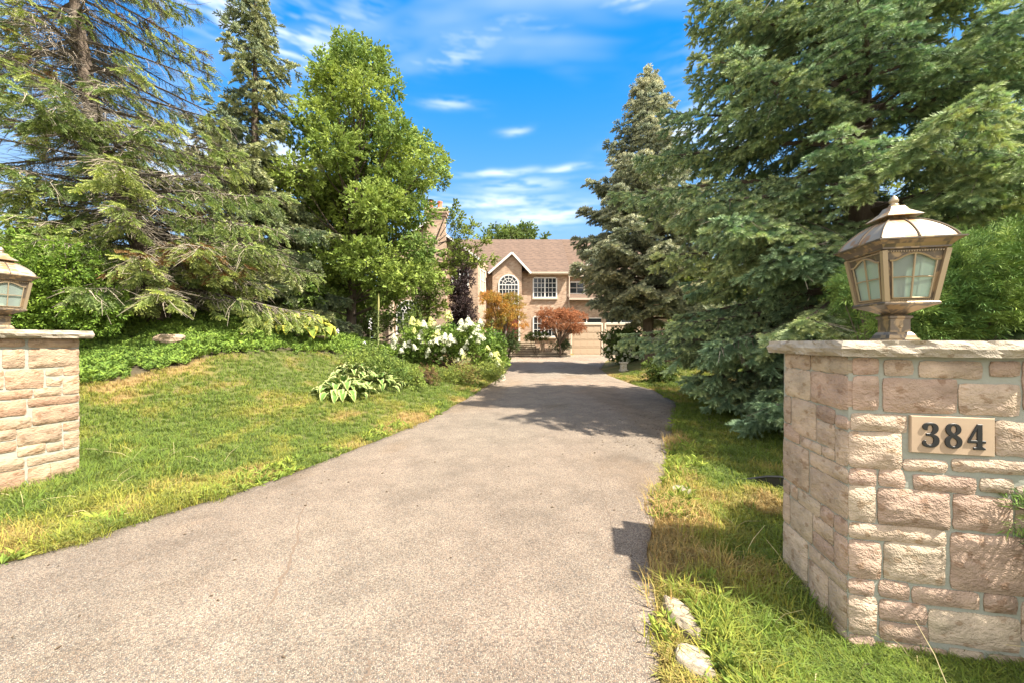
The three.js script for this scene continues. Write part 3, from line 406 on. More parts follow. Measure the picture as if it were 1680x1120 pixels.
    if (arch) { const p = new MB(), pts = []; for (let k = 0; k <= 20; k++) pts.push(q(rad + rad * Math.cos(Math.PI * k / 20), h + rad * Math.sin(Math.PI * k / 20), 0.0085)); p.face(pts); add(p, 'pane', glass); for (const rr of [0.38, 0.7]) for (let k = 0; k < 12; k++) { const A = Math.PI * k / 12, B = Math.PI * (k + 1) / 12; mu.bar(q(rad + rad * rr * Math.cos(A), h + rad * rr * Math.sin(A), 0.02), q(rad + rad * rr * Math.cos(B), h + rad * rr * Math.sin(B), 0.02), 0.035, 0.07, n); } for (let k = 1; k < 6; k++) { const A = Math.PI * k / 6; mu.bar(q(rad + rad * 0.38 * Math.cos(A), h + rad * 0.38 * Math.sin(A), 0.021), q(rad + rad * Math.cos(A), h + rad * Math.sin(A), 0.021), 0.035, 0.07, n); } }
    add(mu, 'muntin', white); const s = new MB(); s.bar(q(-0.14, -T - 0.06, 0.06), q(w + 0.14, -T - 0.06, 0.06), 0.16, 0.1, V(0, 1, 0)); add(s, 'sill', sillM); return f;
  };
  const X = V(1, 0, 0);
  win(V(1.8, 5.12, Z), X, 1.8, 1.52, 2, 3, 4); win(V(1.8, 1.95, Z), X, 1.75, 1.5, 2, 3, 3);
  win(V(-1.0, 4.1, Z + 0.8), X, 1.46, 1.9, 1, 6, 5, true);
  win(V(-2.42, 5.4, -28.75), V(0.178, 0, -0.984).normalize(), 1.3, 1.55, 2, 1, 2); 
  win(V(5.0, 5.62, Z - 1.5), X, 1.15, 0.9, 1, 2, 2); win(V(7.9, 6.0, Z - 1.5), X, 1.8, 1.4, 2, 3, 3);
  win(V(-8.5, 2.1, -28), X, 1.7, 1.5, 2, 2, 3, true); win(V(-9.4, 5.2, -28), X, 1.3, 1.5, 2, 2, 3); win(V(-4.4, 5.2, -28), X, 1.1, 1.5, 2, 2, 3); win(V(-4.4, 2.1, -28), X, 1.1, 1.6, 2, 2, 3);
  { const m = new MB(); m.box(-8.75, 1.6, -27.98, -6.55, 1.85, -27.4); m.box(-8.65, 0.2, -27.98, -6.65, 1.6, -27.5); m.box(-9.05, 0.2, -27.98, -8.75, 4.2, -27.7); m.mesh('bay_base', sillM, t); }
  // front door and garage doors
  { const m = new MB(); m.box(-0.45, 1.5, Z + 0.8, 0.5, 3.55, Z + 0.84); const d = m.mesh('front_door', doorM, t); const pn = new MB(); for (const [x0, x1] of [[-0.35, -0.02], [0.07, 0.4]]) for (const [y0, y1] of [[1.65, 2.3], [2.45, 3.4]]) pn.box(x0, y0, Z + 0.84, x1, y1, Z + 0.86); d.add(pn.mesh('door_panel', doorM)); new MB().box(-0.6, 1.5, Z + 0.8, -0.45, 3.7, Z + 0.9).box(0.5, 1.5, Z + 0.8, 0.65, 3.7, Z + 0.9).box(-0.6, 3.7, Z + 0.8, 0.65, 3.85, Z + 0.9).mesh('door_frame', white, t); }
  for (const x0 of [4.92, 7.72]) {
    const x1 = x0 + 2.4, d = new MB().box(x0, 0.38, Z - 0.02, x1, 2.82, Z + 0.03).mesh('garage_door', garageM, t);
    for (let k = 0; k < 4; k++) { const p = new MB(); const y0 = 0.42 + k * 0.6; p.box(x0 + 0.03, y0, Z + 0.03, x1 - 0.03, y0 + 0.56, Z + 0.055); for (let j = 0; j < 4; j++) p.box(x0 + 0.12 + j * 0.56, y0 + 0.1, Z + 0.055, x0 + 0.58 + j * 0.56, y0 + 0.46, Z + 0.065); d.add(p.mesh('door_section', garageM)); }
    new MB().box(x0 - 0.14, 0.38, Z - 0.01, x0, 3.0, Z + 0.1).box(x1, 0.38, Z - 0.01, x1 + 0.14, 3.0, Z + 0.1).box(x0, 2.83, Z - 0.01, x1, 2.97, Z + 0.12).mesh('door_frame', trim, t);
    const f = new MB().box(x0, 2.98, Z - 0.01, x1, 3.03, Z + 0.08).box(x0, 3.36, Z - 0.01, x1, 3.42, Z + 0.08).box(x0 + 1.16, 3.03, Z - 0.01, x0 + 1.24, 3.36, Z + 0.08).mesh('transom_window', white, t); f.add(new MB().box(x0, 3.03, Z - 0.01, x1, 3.36, Z + 0.03).mesh('pane', glass));
  }
  for (const x of [4.75]) { const m = new MB(); m.tube([V(x, 2.5, Z + 0.02), V(x, 2.55, Z + 0.12)], 0.02, 5); m.box(x - 0.09, 2.3, Z + 0.06, x + 0.09, 2.6, Z + 0.22); m.mesh('wall_lamp', std({ color: col(0.05, 0.04, 0.04) }), t); }
  // stone steps up to the door
  const st = thing('stone_steps', 'broad flight of pale stone steps leading up to the front door', 'steps', V(0.8, 0.38, -29.6)), stone_ = std({ color: col(0.5, 0.43, 0.335), roughness: 0.9, map: rockMap }), riser = std({ color: col(0.30, 0.25, 0.2), roughness: 1, map: rockMap });
  const steps = [[-0.8, 4.4, 0.52, -28.3], [-0.8, 4.2, 0.68, -28.7], [0.0, 2.2, 0.86, -29.0], [0.1, 2.1, 1.02, -29.3], [0.1, 1.9, 1.18, -29.6], [0.1, 1.8, 1.34, -29.9], [-1.0, 1.8, 1.5, -30.15]];
  for (const [x0, x1, y, z] of steps) { new MB().box(x0, 0.2, -30.19, x1, y - 0.075, z - 0.05 - (y > 1.45 ? 0.02 : 0)).mesh('riser', riser, st); new MB().box(x0 - 0.04, y - 0.074, y > 1.45 ? -30.195 : z - 0.4, x1 + 0.04, y, z).mesh('tread', stone_, st); }
  const rw = thing('retaining_wall', 'low stone planter wall right of the front steps', 'wall', V(3.2, 0.38, -29.4)); new MB().box(2.25, 0.2, -29.6, 2.5, 1.35, -28.9).box(2.5, 0.2, -29.6, 4.5, 1.0, -29.35).mesh('wall', std({ color: col(0.45, 0.36, 0.28), map: rockMap, bumpMap: rockBump, bumpScale: 0.03 }), rw); new MB().box(2.2, 1.35, -29.65, 2.55, 1.42, -28.85).mesh('coping', stone_, rw);
}
// ---------------------------------------------------------------- foliage units
const barkMap = tex(256, (u, v) => { const k = 0.6 + 0.8 * fbm(u * 14, v * 4, 1, 4, 14) * (0.6 + 0.7 * fbm(u * 5, v * 18, 4, 3, 5)); return [0.12 * k, 0.09 * k, 0.067 * k]; }, true);
const barkBump = tex(256, (u, v) => { const k = fbm(u * 18, v * 5, 2, 4, 18); return [k, k, k]; });
const bark = std({ map: barkMap, bumpMap: barkBump, bumpScale: 0.03, roughness: 1 }), twigMat = std({ color: col(0.10, 0.075, 0.055), roughness: 1 }), deadTwig = std({ color: col(0.38, 0.32, 0.25), roughness: 1 });
const needleMat = std({ color: 0xffffff, vertexColors: true, roughness: 0.85, side: THREE.DoubleSide });
const leafM = leafMat(0.5, 0.28), leafDull = leafMat(0.7, 0.2), petal = leafMat(0.8, 0.35), bladeM = leafMat(0.6, 0.35);
function sprayGeo({ seed, len = 0.34, sides = 5, needle = 0.022, nw = 0.0045, perM = 330, droop = 0.1, spread = 0.9 }) {
  const m = new MB(), r = R(seed);
  const shoot = (a, b, young) => {
    const ax = b.clone().sub(a), L = ax.length(); ax.normalize(); const p1 = ax.clone().cross(UP).normalize(), p2 = p1.clone().cross(ax), n = Math.round(L * perM);
    m.color(0.55, 0.42, 0.3); { const s = p1.clone().multiplyScalar(0.003), i = [m.v(...a.clone().add(s)), m.v(...a.clone().sub(s)), m.v(...b)]; m.tri(...i); }
    for (let k = 0; k < n; k++) {
      const t = k / n, phi = r() * 6.283, rad = p1.clone().multiplyScalar(Math.cos(phi)).addScaledVector(p2, Math.sin(phi) * 0.8 + 0.3), o = a.clone().addScaledVector(ax, L * t), tip = t > 0.8 ? 1 : 0;
      const dr = ax.clone().multiplyScalar(0.75 + tip * 0.5).addScaledVector(rad, spread).normalize(), w = dr.clone().cross(ax); if (w.lengthSq() < 1e-6) w.copy(p1); w.normalize().multiplyScalar(nw / 2 * (0.8 + 0.4 * r()));
      const f = (0.8 + 0.35 * r()) * (young ? mix(0.95, 1.25, t) : 0.92), e = o.clone().addScaledVector(dr, needle * (0.8 + 0.4 * r()) * (t > 0.9 ? 0.8 : 1));
      m.color(f * (young ? mix(1, 1.12, t) : 1), f, f * (young ? mix(1, 0.9, t) : 1)); m.tri(m.v(...o.clone().add(w)), m.v(...o.clone().sub(w)), m.v(...e));
    }
  };
  const axis = (t) => V(len * t, -droop * len * t * t, 0);
  shoot(V(0, 0, 0), axis(0.55), false); shoot(axis(0.55), axis(1), true);
  for (let k = 0; k < sides; k++) for (const s of [-1, 1]) { const t = 0.1 + 0.75 * (k + 0.5 * r() + (s > 0 ? 0.3 : 0)) / sides, o = axis(t), l = len * (0.52 * (1 - t) + 0.2) * (0.8 + 0.4 * r()), a = 0.75 + 0.3 * r(), v = (r() - 0.62) * 1.1; shoot(o, o.clone().add(V(Math.cos(a), Math.sin(a) * v, s * Math.sin(a) * Math.sqrt(Math.max(0.2, 1 - v * v))).multiplyScalar(l)), true); }
  return m.geo();
}
function leafCluster({ seed, n = 14, len = 0.075, wid = 0.045, twig = 0.2, fold = 0.25, droop = 0.2, narrow = 0.45, spread = 1 }) {
  const m = new MB(), r = R(seed);
  for (let k = 0; k < n; k++) {
    const t = (k + r()) / n, o = V(twig * (t - 0.2), -0.1 * twig * t * t, 0), phi = r() * 6.283, d = V(0.45 + 0.4 * r(), Math.sin(phi) * 0.8 * spread + 0.15 - droop, Math.cos(phi) * spread).normalize(), l = len * (0.7 + 0.5 * r()), w = wid * (0.75 + 0.4 * r()) / 2;
    let s = d.clone().cross(UP); if (s.lengthSq() < 1e-3) s.set(1, 0, 0); s.normalize().applyAxisAngle(d, (r() - 0.5) * 1.6); const u = s.clone().cross(d), b = o.clone().addScaledVector(d, 0.012), mid = b.clone().addScaledVector(d, l * narrow), e = b.clone().addScaledVector(d, l).addScaledVector(UP, -0.12 * l), f = 0.78 + 0.44 * r();
    m.color(f * (0.94 + 0.14 * r()), f, f * (0.9 + 0.2 * r()));
    const A = m.v(...b), B = m.v(...mid.clone().addScaledVector(s, w).addScaledVector(u, fold * w)), C = m.v(...e), D = m.v(...mid.clone().addScaledVector(s, -w).addScaledVector(u, fold * w));
    m.tri(A, B, C); m.tri(A, C, D);
  }
  return m.geo();
}
const jitterCol = (r, pal, amt = 0.25) => { const a = pal[Math.floor(r() * pal.length)], f = 1 - amt / 2 + amt * r(); return col(a[0] * f, a[1] * f, a[2] * f); };
// ---------------------------------------------------------------- conifers
function conifer(o) {
  const r = R(o.seed), base = o.base, t = thing(o.name, o.label, 'tree', base, o.group), axis = o.axis || ((y) => V(base.x, base.y + y, base.z)), tr = new MB(), pts = [], rad = [];
  for (let k = 0; k <= 14; k++) { const y = o.h * k / 14; pts.push(axis(y - (k ? 0 : 0.3))); rad.push(Math.max(0.015, o.r0 * Math.pow(1 - k / 14.2, 0.8) * (k ? 1 : 1.35))); }
  tr.tube(pts, rad, 10, 0.5).mesh('trunk', bark, t, true);
  const wood = new MB(), dead = new MB(), list = []; let y = o.z0;
  while (y < o.h * 0.985) {
    const q = y / o.h, off = r() * 6.28, zone = o.zone ? o.zone(q, y) : {}, z = { per: 6, start: 0.25, dens: 1, twigs: 0, skip: 0, droop: o.droop, rise: 0, ...zone }, L0 = o.R * o.prof(q) * (z.R || 1);
    for (let k = 0; k < z.per; k++) {
      if (r() < z.skip) continue;
      const a = off + 6.283 * (k + 0.5 * (r() - 0.5)) / z.per, sz = o.size * (1 - 0.35 * q), L = Math.max(0.15, L0 * (1.14 - (o.vary || 0.42) * r())) * (o.dirScale ? o.dirScale(a, q) : 1), e0 = mix(o.e0, o.e1, q) + z.rise + (r() - 0.5) * 0.2, dir = V(Math.cos(a), 0, Math.sin(a)), pp = V(-dir.z, 0, dir.x), O = axis(y + (r() - 0.5) * o.whorl), swing = (r() - 0.5) * 0.35;
      const at = (s) => O.clone().addScaledVector(dir, L * s).addScaledVector(pp, swing * L * s * s).add(V(0, L * (Math.tan(e0) * s - z.droop * s * s + 0.55 * z.droop * s * s * s), 0));
      const B = [0, 0.25, 0.5, 0.75, 1].map(at); wood.tube(B, [0.016 * L + 0.006, 0.012 * L + 0.005, 0.009 * L + 0.004, 0.006 * L + 0.003, 0.003], 4);
      if (o.bare && o.bare(a, q, r)) { z.start = 0.86; z.twigs *= 1.1; z.dark = 0.75; } const tint = o.tint ? o.tint(r, q) : 1, tone = r(), step = o.step / z.dens;
      for (let s = Math.max(z.start * (0.8 + 0.4 * r()), 0.12 / L); s < 1; s += step / L * (0.7 + 0.6 * r())) {
        const c = at(s), tan = at(Math.min(1, s + 0.03)).sub(at(s - 0.03)).normalize(), side = tan.clone().cross(UP).normalize();
        for (const sg of [-1, 1]) {
          const l = (o.wide * L * Math.pow(1 - s, 0.75) * Math.min(1, s * 2.2) + sz * 0.5) * (0.7 + 0.5 * r()), sd = tan.clone().multiplyScalar(0.62 + 0.2 * r()).addScaledVector(side, sg * 0.8).add(V(0, -o.hang * (0.6 + 0.8 * r()), 0)).normalize();
          if (l > 0.3) wood.tube([c, c.clone().addScaledVector(sd, l)], [0.006, 0.003], 3);
          for (let w = sz * 0.3; w < l; w += sz * 0.62) { const p = c.clone().addScaledVector(sd, w).add(V((r() - 0.5) * 0.06, (r() - 0.5) * 0.06 - o.hang * 0.25 * w * w / Math.max(l, 0.2), (r() - 0.5) * 0.06)), fd = sd.clone().multiplyScalar(0.7).addScaledVector(tan, 0.5 * (r() - 0.2)).add(V(0, -o.hang * 0.7 * (r() - 0.25), 0)).add(V((r() - 0.5) * 0.3, (r() - 0.5) * 0.25, (r() - 0.5) * 0.3).multiplyScalar(o.chaos || 1)), cc = o.color(r, tone, s, q); list.push({ m: frame(p, fd, V((r() - 0.5) * 0.5, 1, (r() - 0.5) * 0.5), sz / 0.34 * (0.75 + 0.5 * r()), r() < 0.5 ? -1 : 1), c: cc }); if (r() < (o.pend ?? 0.45)) list.push({ m: frame(p, sd.clone().multiplyScalar(0.35 + 0.4 * r()).addScaledVector(dir, 0.25).add(V((r() - 0.5) * 0.5, -0.75 * r() - 0.15, (r() - 0.5) * 0.5)), dir.clone().addScaledVector(UP, 0.6), sz / 0.34 * (0.7 + 0.4 * r()), r() < 0.5 ? -1 : 1), c: o.color(r, tone * 0.8, s, q) }); }
        }
        list.push({ m: frame(c, tan.clone().add(V((r() - 0.5) * 0.3, 0.1 + (r() - 0.5) * 0.2, (r() - 0.5) * 0.3)), UP, sz / 0.34 * (0.75 + 0.4 * r())), c: o.color(r, tone, s, q) });
      }
      if (z.start < 2) list.push({ m: frame(at(0.97), at(1).sub(at(0.93)), UP, sz / 0.34), c: o.color(r, tone, 1, q) });
      if (z.twigs) for (let s = 0.12; s < 0.97; s += 0.07 / L / z.twigs) { const c = at(s), tan = at(s + 0.02).sub(at(s - 0.02)).normalize(), side = tan.clone().cross(UP).normalize(), sg = r() < 0.5 ? -1 : 1, l = (0.08 + 0.75 * Math.pow(r(), 2.6)) * Math.min(1, L * 0.6), sd = tan.clone().multiplyScalar(0.6).addScaledVector(side, sg * (0.4 + 0.5 * r())).add(V((r() - 0.5) * 0.8, -0.9 * r() + 0.15, (r() - 0.5) * 0.8)).normalize(), e = c.clone().addScaledVector(sd, l); (r() < (z.dark ?? 0.5) ? wood : dead).tube([c, c.clone().lerp(e, 0.5).add(V((r() - 0.5) * 0.3 * l, 0.22 * l * (r() - 0.3), (r() - 0.5) * 0.3 * l)), e], [0.0065, 0.0045, 0.0022], 3); if (l > 0.2) for (let k2 = 0; k2 < 2; k2++) { const c2 = c.clone().lerp(e, 0.35 + 0.3 * k2), f = sd.clone().add(V(r() - 0.5, -0.5 * r(), r() - 0.5)).normalize(); (r() < (z.dark ?? 0.5) ? wood : dead).tube([c2, c2.clone().addScaledVector(f, l * 0.5)], [0.0045, 0.002], 3); } }
    }
    y += o.whorl * (0.7 + 0.6 * r()) * (q > 0.85 ? 0.6 : 1);
  }
  for (let k = 0; k < 5; k++) list.push({ m: frame(axis(o.h - 0.1 * k), V((r() - 0.5) * 0.6, 1, (r() - 0.5) * 0.6), V(1, 0, 0), o.size / 0.34), c: o.color(r, r(), 1, 1) });
  wood.mesh('branches', o.woodMat || twigMat, t); if (dead.n) dead.mesh('dead_twigs', deadTwig, t);
  inst('crown', o.geo, needleMat, list, t, 'stuff'); return list.length;
}
const sprayNear = sprayGeo({ seed: 1, len: 0.25, sides: 2, needle: 0.05, nw: 0.0125, perM: 520, droop: 0.2, spread: 0.95 }), sprayFine = sprayGeo({ seed: 3, len: 0.28, sides: 3, needle: 0.036, nw: 0.010, perM: 430, droop: 0.2, spread: 1.0 }), sprayMid = sprayGeo({ seed: 7, len: 0.28, sides: 2, needle: 0.06, nw: 0.02, perM: 330, droop: 0.2, spread: 1.1 });
const lerpC = (a, b, t, f = 1) => col(mix(a[0], b[0], t) * f, mix(a[1], b[1], t) * f, mix(a[2], b[2], t) * f);
let nSpr = 0;
nSpr += conifer({ name: 'spruce_tree', label: 'huge dense green spruce with drooping boughs behind the pillar numbered 384', group: 'spruce trees', seed: 101, base: G(6.2, 6.7), h: 11, r0: 0.24, R: 3.75, prof: (q) => Math.pow(1 - Math.pow(q, 1.9), 0.9) * (q < 0.08 ? 0.86 : 1), z0: 0.2, whorl: 0.42, e0: 0.05, e1: 0.55, droop: 0.5, step: 0.22, wide: 0.38, hang: 0.5, size: 0.36, pend: 0.6, chaos: 2.0, dirScale: (a, q) => Math.cos(a) < -0.2 && q > 0.36 ? 1.2 : 1, geo: sprayNear, zone: (q) => ({ per: 8, start: 0.3, twigs: 0.2, dark: 0.7, rise: q < 0.16 ? 0.2 - q : 0 }), color: (r, tone, s, q) => lerpC([0.24, 0.37, 0.22], [0.54, 0.62, 0.29], clamp((tone - 0.35) * 1.0 + 0.6 * (r() - 0.35)), 0.8 + 0.4 * r()) });
nSpr += conifer({ name: 'spruce_tree', label: 'pale blue-green spruce standing alone in front of the garage', group: 'spruce trees', seed: 102, base: GP(1064, 17), h: 12.9, r0: 0.26, R: 4.6, prof: (q) => Math.pow(1 - q, 0.92) * (0.8 + 0.2 * sstep(0, 0.25, q)) * 1.12, z0: 2.0, dirScale: (a, q) => Math.cos(a) < 0.2 ? mix(0.62, 1, sstep(0.16, 0.32, q)) : 1, whorl: 0.42, e0: 0.02, e1: 0.7, droop: 0.24, step: 0.26, chaos: 1.8, wide: 0.36, hang: 0.22, size: 0.50, pend: 0.4, vary: 0.6, geo: sprayMid, zone: (q) => ({ per: 7, start: 0.3, twigs: 0.12, dark: 0.8 }), color: (r, tone) => lerpC([0.24, 0.30, 0.22], [0.52, 0.54, 0.37], clamp(tone * 0.7 + 0.5 * (r() - 0.3)), 0.8 + 0.35 * r()) });
nSpr += conifer({ name: 'spruce_tree', label: 'tall narrow dark spruce between the half-dead spruce and the leafy tree', group: 'spruce trees', seed: 103, base: GP(418, 13.2), h: 11.9, r0: 0.2, R: 2.9, prof: (q) => Math.pow(1 - q, 0.66), z0: 0.5, whorl: 0.42, e0: -0.28, e1: 0.55, droop: 0.3, step: 0.26, wide: 0.36, hang: 0.5, size: 0.46, pend: 0.45, vary: 0.7, geo: sprayMid, zone: (q) => ({ per: q > 0.5 ? 5 : 7, start: 0.2, skip: q > 0.5 && q < 0.75 ? 0.2 : 0.05, twigs: 0.1, dark: 0.8 }), color: (r, tone) => lerpC([0.19, 0.26, 0.16], [0.40, 0.44, 0.24], clamp(tone * 0.8 + 0.5 * (r() - 0.4)), 0.8 + 0.4 * r()) });
{
  const path = [[255, 522, 9], [243, 430, 9.1], [205, 335, 9.2], [168, 262, 9.3], [146, 160, 9.4], [128, 40, 9.5], [108, -90, 9.6], [90, -240, 9.7]].map(([x, y, d]) => P(x, y, d)), b = GP(255, 9), hts = path.map((p) => p.y - b.y); hts[0] = 0; path[0].y = b.y;
  const axis = (y) => { for (let k = 1; k < hts.length; k++) if (y <= hts[k]) return path[k - 1].clone().lerp(path[k], (y - hts[k - 1]) / (hts[k] - hts[k - 1])); return path[path.length - 1].clone(); };
  nSpr += conifer({ name: 'spruce_tree', label: 'leaning half-dead spruce with bare grey twigs behind the left pillar', group: 'spruce trees', seed: 105, base: b, axis, h: hts[hts.length - 1], r0: 0.25, R: 3.9, prof: (q) => q < 0.42 ? 0.72 + 0.5 * Math.sin(Math.PI * clamp(q / 0.5)) * 0.6 : 0.95 - 0.45 * (q - 0.42), vary: 0.75, chaos: 2.6, bare: (a, q, r) => q > 0.27 && q < 0.46 ? Math.cos(a) < -0.1 || r() < 0.12 : q >= 0.46 ? r() < 0.28 : r() < 0.06, dirScale: (a, q) => (q < 0.42 ? (Math.cos(a) > 0 ? 1.0 : 0.75) : Math.cos(a) > 0 ? 0.8 : 0.95) * (Math.sin(a) > 0.3 ? 0.72 : 1), z0: 0.7, whorl: 0.28, e0: -0.02, e1: 0.05, droop: 0.32, step: 0.25, wide: 0.36, hang: 0.55, size: 0.34, pend: 0.6, geo: sprayFine, woodMat: std({ color: col(0.095, 0.08, 0.065), roughness: 1 }), zone: (q, y) => q < 0.40 ? { per: 8, start: 0.3, dens: 0.95, twigs: 2.6, dark: 0.15, droop: 0.5, rise: 0.16, skip: 0.08 } : { per: 6, start: 0.56, dens: 0.75, twigs: 2.6, dark: 0.5, skip: 0.12, droop: 0.2, rise: -0.05 }, color: (r, tone, s, q) => tone > 0.86 && r() < 0.5 ? lerpC([0.24, 0.15, 0.06], [0.2, 0.13, 0.05], r()) : lerpC([0.21, 0.30, 0.11], [0.46, 0.53, 0.18], clamp(tone * 0.8 + 0.5 * (r() - 0.4)), 0.8 + 0.4 * r()) });
}
// ---------------------------------------------------------------- leafy trees and shrubs
const cl = { oak: leafCluster({ seed: 11, n: 13, len: 0.13, wid: 0.075, twig: 0.3 }), small: leafCluster({ seed: 12, n: 16, len: 0.07, wid: 0.035, twig: 0.16 }), tiny: leafCluster({ seed: 13, n: 18, len: 0.034, wid: 0.02, twig: 0.1, fold: 0.15 }), maple: leafCluster({ seed: 14, n: 18, len: 0.13, wid: 0.035, twig: 0.3, droop: 0.35, narrow: 0.4 }), yew: leafCluster({ seed: 15, n: 46, len: 0.042, wid: 0.0052, twig: 0.12, fold: 0, droop: -0.15, narrow: 0.5, spread: 0.85 }), hyd: leafCluster({ seed: 16, n: 9, len: 0.15, wid: 0.085, twig: 0.22, droop: 0.15 }), cover: leafCluster({ seed: 17, n: 11, len: 0.085, wid: 0.05, twig: 0.08, droop: -0.2 }) };
const rdir = (r) => { const z = 2 * r() - 1, a = 6.283 * r(), s = Math.sqrt(1 - z * z); return V(s * Math.cos(a), z, s * Math.sin(a)); };
function leafy(o) {
  const r = R(o.seed), t = thing(o.name, o.label, o.cat || 'tree', o.base, o.group), wood = new MB(), list = [], top = o.trunkTop;
  if (o.trunks) { const tr = new MB(); for (const [pts, r0, r1] of o.trunks) tr.tube(pts, pts.map((_, k) => mix(r0, r1, k / (pts.length - 1)) * (k ? 1 : 1.3)), 8, 0.5); tr.mesh('trunk', o.bark || bark, t, true); }
  for (const [c, rad, sq = 0.8] of o.clumps) {
    if (o.spine) { const s = o.spine(c), m = s.clone().lerp(c, 0.5).add(V(0, (o.arch ?? -0.12) * s.distanceTo(c), 0)); wood.tube([s, s.clone().lerp(m, 0.5).add(V(0, 0.02, 0)), m, c], [0.012 * s.distanceTo(c) + 0.012, 0.009 * s.distanceTo(c) + 0.01, 0.006 * s.distanceTo(c) + 0.008, 0.006], 5); for (let k = 0; k < (o.sub || 4); k++) { const d = rdir(r); d.y *= sq; wood.tube([m.clone().lerp(c, r()), c.clone().addScaledVector(d, rad * 0.8)], [0.008, 0.003], 3); } }
    const n = Math.round(o.per * rad * rad), tone = r();
    for (let k = 0; k < n; k++) {
      const d = rdir(r), u = Math.pow(r(), o.fill || 0.4), lump = 0.72 + 0.5 * fbm(d.x * 2.2 + c.x, d.y * 2.2 + c.y, d.z * 2.2 + 0.41, 3), p = c.clone().add(V(d.x * rad * u * lump, d.y * rad * sq * u * lump, d.z * rad * u * lump));
      const fd = d.clone().multiplyScalar(0.8).add(V(0, o.up ?? 0.25, 0)).addScaledVector(rdir(r), 0.7); list.push({ m: frame(p, fd, rdir(r).add(V(0, 1.4, 0)), o.size * (0.7 + 0.6 * r()), r() < 0.5 ? -1 : 1), c: o.color(r, tone, p) });
    }
  }
  if (wood.n) wood.mesh('branches', o.woodMat || twigMat, t); inst(o.part || 'crown', o.geo, o.mat || leafM, list, t, 'stuff'); return t;
}
const rndClumps = (r, n, f) => { const a = []; for (let k = 0; k < n; k++) a.push(f(r, k)); return a; };
{ // big leafy tree left of the chimney
  const d0 = 15, b = GP(575, d0), r = R(202), up = (y) => V(b.x + 0.35 * y / 10, b.y + y, b.z), C = [];
  for (const [x, y, w] of [[530, 95, 26], [575, 78, 26], [612, 92, 30], [640, 128, 24], [545, 135, 38], [595, 140, 40], [518, 175, 30], [565, 190, 45], [620, 185, 38], [648, 205, 30], [500, 225, 34], [548, 245, 46], [605, 245, 46], [655, 250, 40], [690, 235, 22], [705, 262, 22], [490, 290, 38], [535, 305, 48], [590, 305, 50], [645, 305, 46], [690, 290, 28], [715, 275, 15], [480, 350, 36], [525, 365, 46], [580, 370, 50], [640, 365, 46], [685, 350, 30], [500, 415, 40], [550, 425, 46], [605, 430, 48], [655, 420, 42], [690, 405, 28], [525, 465, 36], [585, 480, 38], [640, 475, 36], [690, 455, 26], [560, 345, 50], [620, 340, 50], [660, 455, 30], [470, 395, 26], [462, 350, 24], [478, 440, 30], [500, 480, 30], [722, 295, 14], [730, 268, 10], [470, 300, 22]]) { const dd = d0 + (r() - 0.5) * 4.2; const yy = y + (y < 220 ? 12 : 0); C.push([P(x, yy, dd), w / F * dd * 1.05, 0.72]); if (r() < 0.55) { const d2 = d0 + 1 + r() * 2.4; C.push([P(x + (r() - 0.5) * 40, y + (r() - 0.5) * 30, d2), w / F * d2, 0.72]); } }
  leafy({ name: 'leafy_tree', label: 'tall bright green leafy tree left of the brick chimney', seed: 203, base: b, trunks: [[[up(-0.2), up(2), up(4), up(6.5), up(9.5)], 0.17, 0.03]], spine: (c) => up(clamp((c.y - b.y) * 0.72 - 0.25 * Math.hypot(c.x - b.x, c.z - b.z), 0.9, 9)), arch: -0.08, clumps: C, per: 215, size: 0.95, fill: 0.42, geo: cl.oak, up: 0.1, color: (q, tone) => lerpC([0.135, 0.215, 0.045], [0.34, 0.41, 0.08], clamp(tone * 0.75 + 0.5 * (q() - 0.35)), 0.85 + 0.3 * q()) });
}
{ // slender tree in front of the house
  const d = 22, b = GP(700, d), r = R(211), C = [], top = P(712, 380, d);
  for (const [x, y, w] of [[742, 345, 9], [748, 362, 10], [748, 378, 10], [765, 388, 9], [775, 372, 8], [792, 398, 9], [805, 426, 8], [785, 432, 10], [765, 430, 10], [750, 408, 14], [740, 425, 12], [735, 445, 14], [708, 445, 18], [722, 470, 18], [700, 480, 24], [690, 430, 20], [775, 415, 8], [715, 505, 16], [690, 515, 20]]) C.push([P(x, y, d + (r() - 0.5) * 1.6), w / F * d * 1.1, 0.8]);
  leafy({ name: 'leafy_tree', label: 'slender sparse tree reaching across the brick chimney and left gable', seed: 212, base: b, trunks: [[[b, P(704, 470, d), P(712, 400, d), P(728, 360, d)], 0.11, 0.03]], spine: (c) => P(704, 470, d).lerp(P(726, 370, d), clamp((c.y - 4) / 6)), clumps: C, per: 150, size: 1.15, geo: cl.oak, color: (q, tone) => lerpC([0.12, 0.175, 0.0322], [0.294, 0.34, 0.0598], clamp(tone * 0.6 + 0.5 * (q() - 0.3)), 0.85 + 0.3 * q()) });
}
{ // dark purple columnar tree
  const d = 25, b = GP(757, d), r = R(221), C = []; for (let k = 0; k < 16; k++) { const y = 1 + 5.6 * k / 15; C.push([V(b.x + (r() - 0.5) * 0.9, b.y + y, b.z + (r() - 0.5) * 0.9), 0.85 * Math.pow(1 - k / 19, 0.6), 1]); }
  leafy({ name: 'purple_tree', label: 'dark purple-leaved column-shaped tree against the left wing of the house', seed: 222, base: b, trunks: [[[b, V(b.x, b.y + 3, b.z), V(b.x, b.y + 6, b.z)], 0.1, 0.03]], spine: (c) => V(b.x, c.y - 0.5, b.z), clumps: C, per: 190, size: 1.0, geo: cl.oak, color: (q) => lerpC([0.035, 0.022, 0.022], [0.10, 0.06, 0.055], q() * q(), 1) });
}
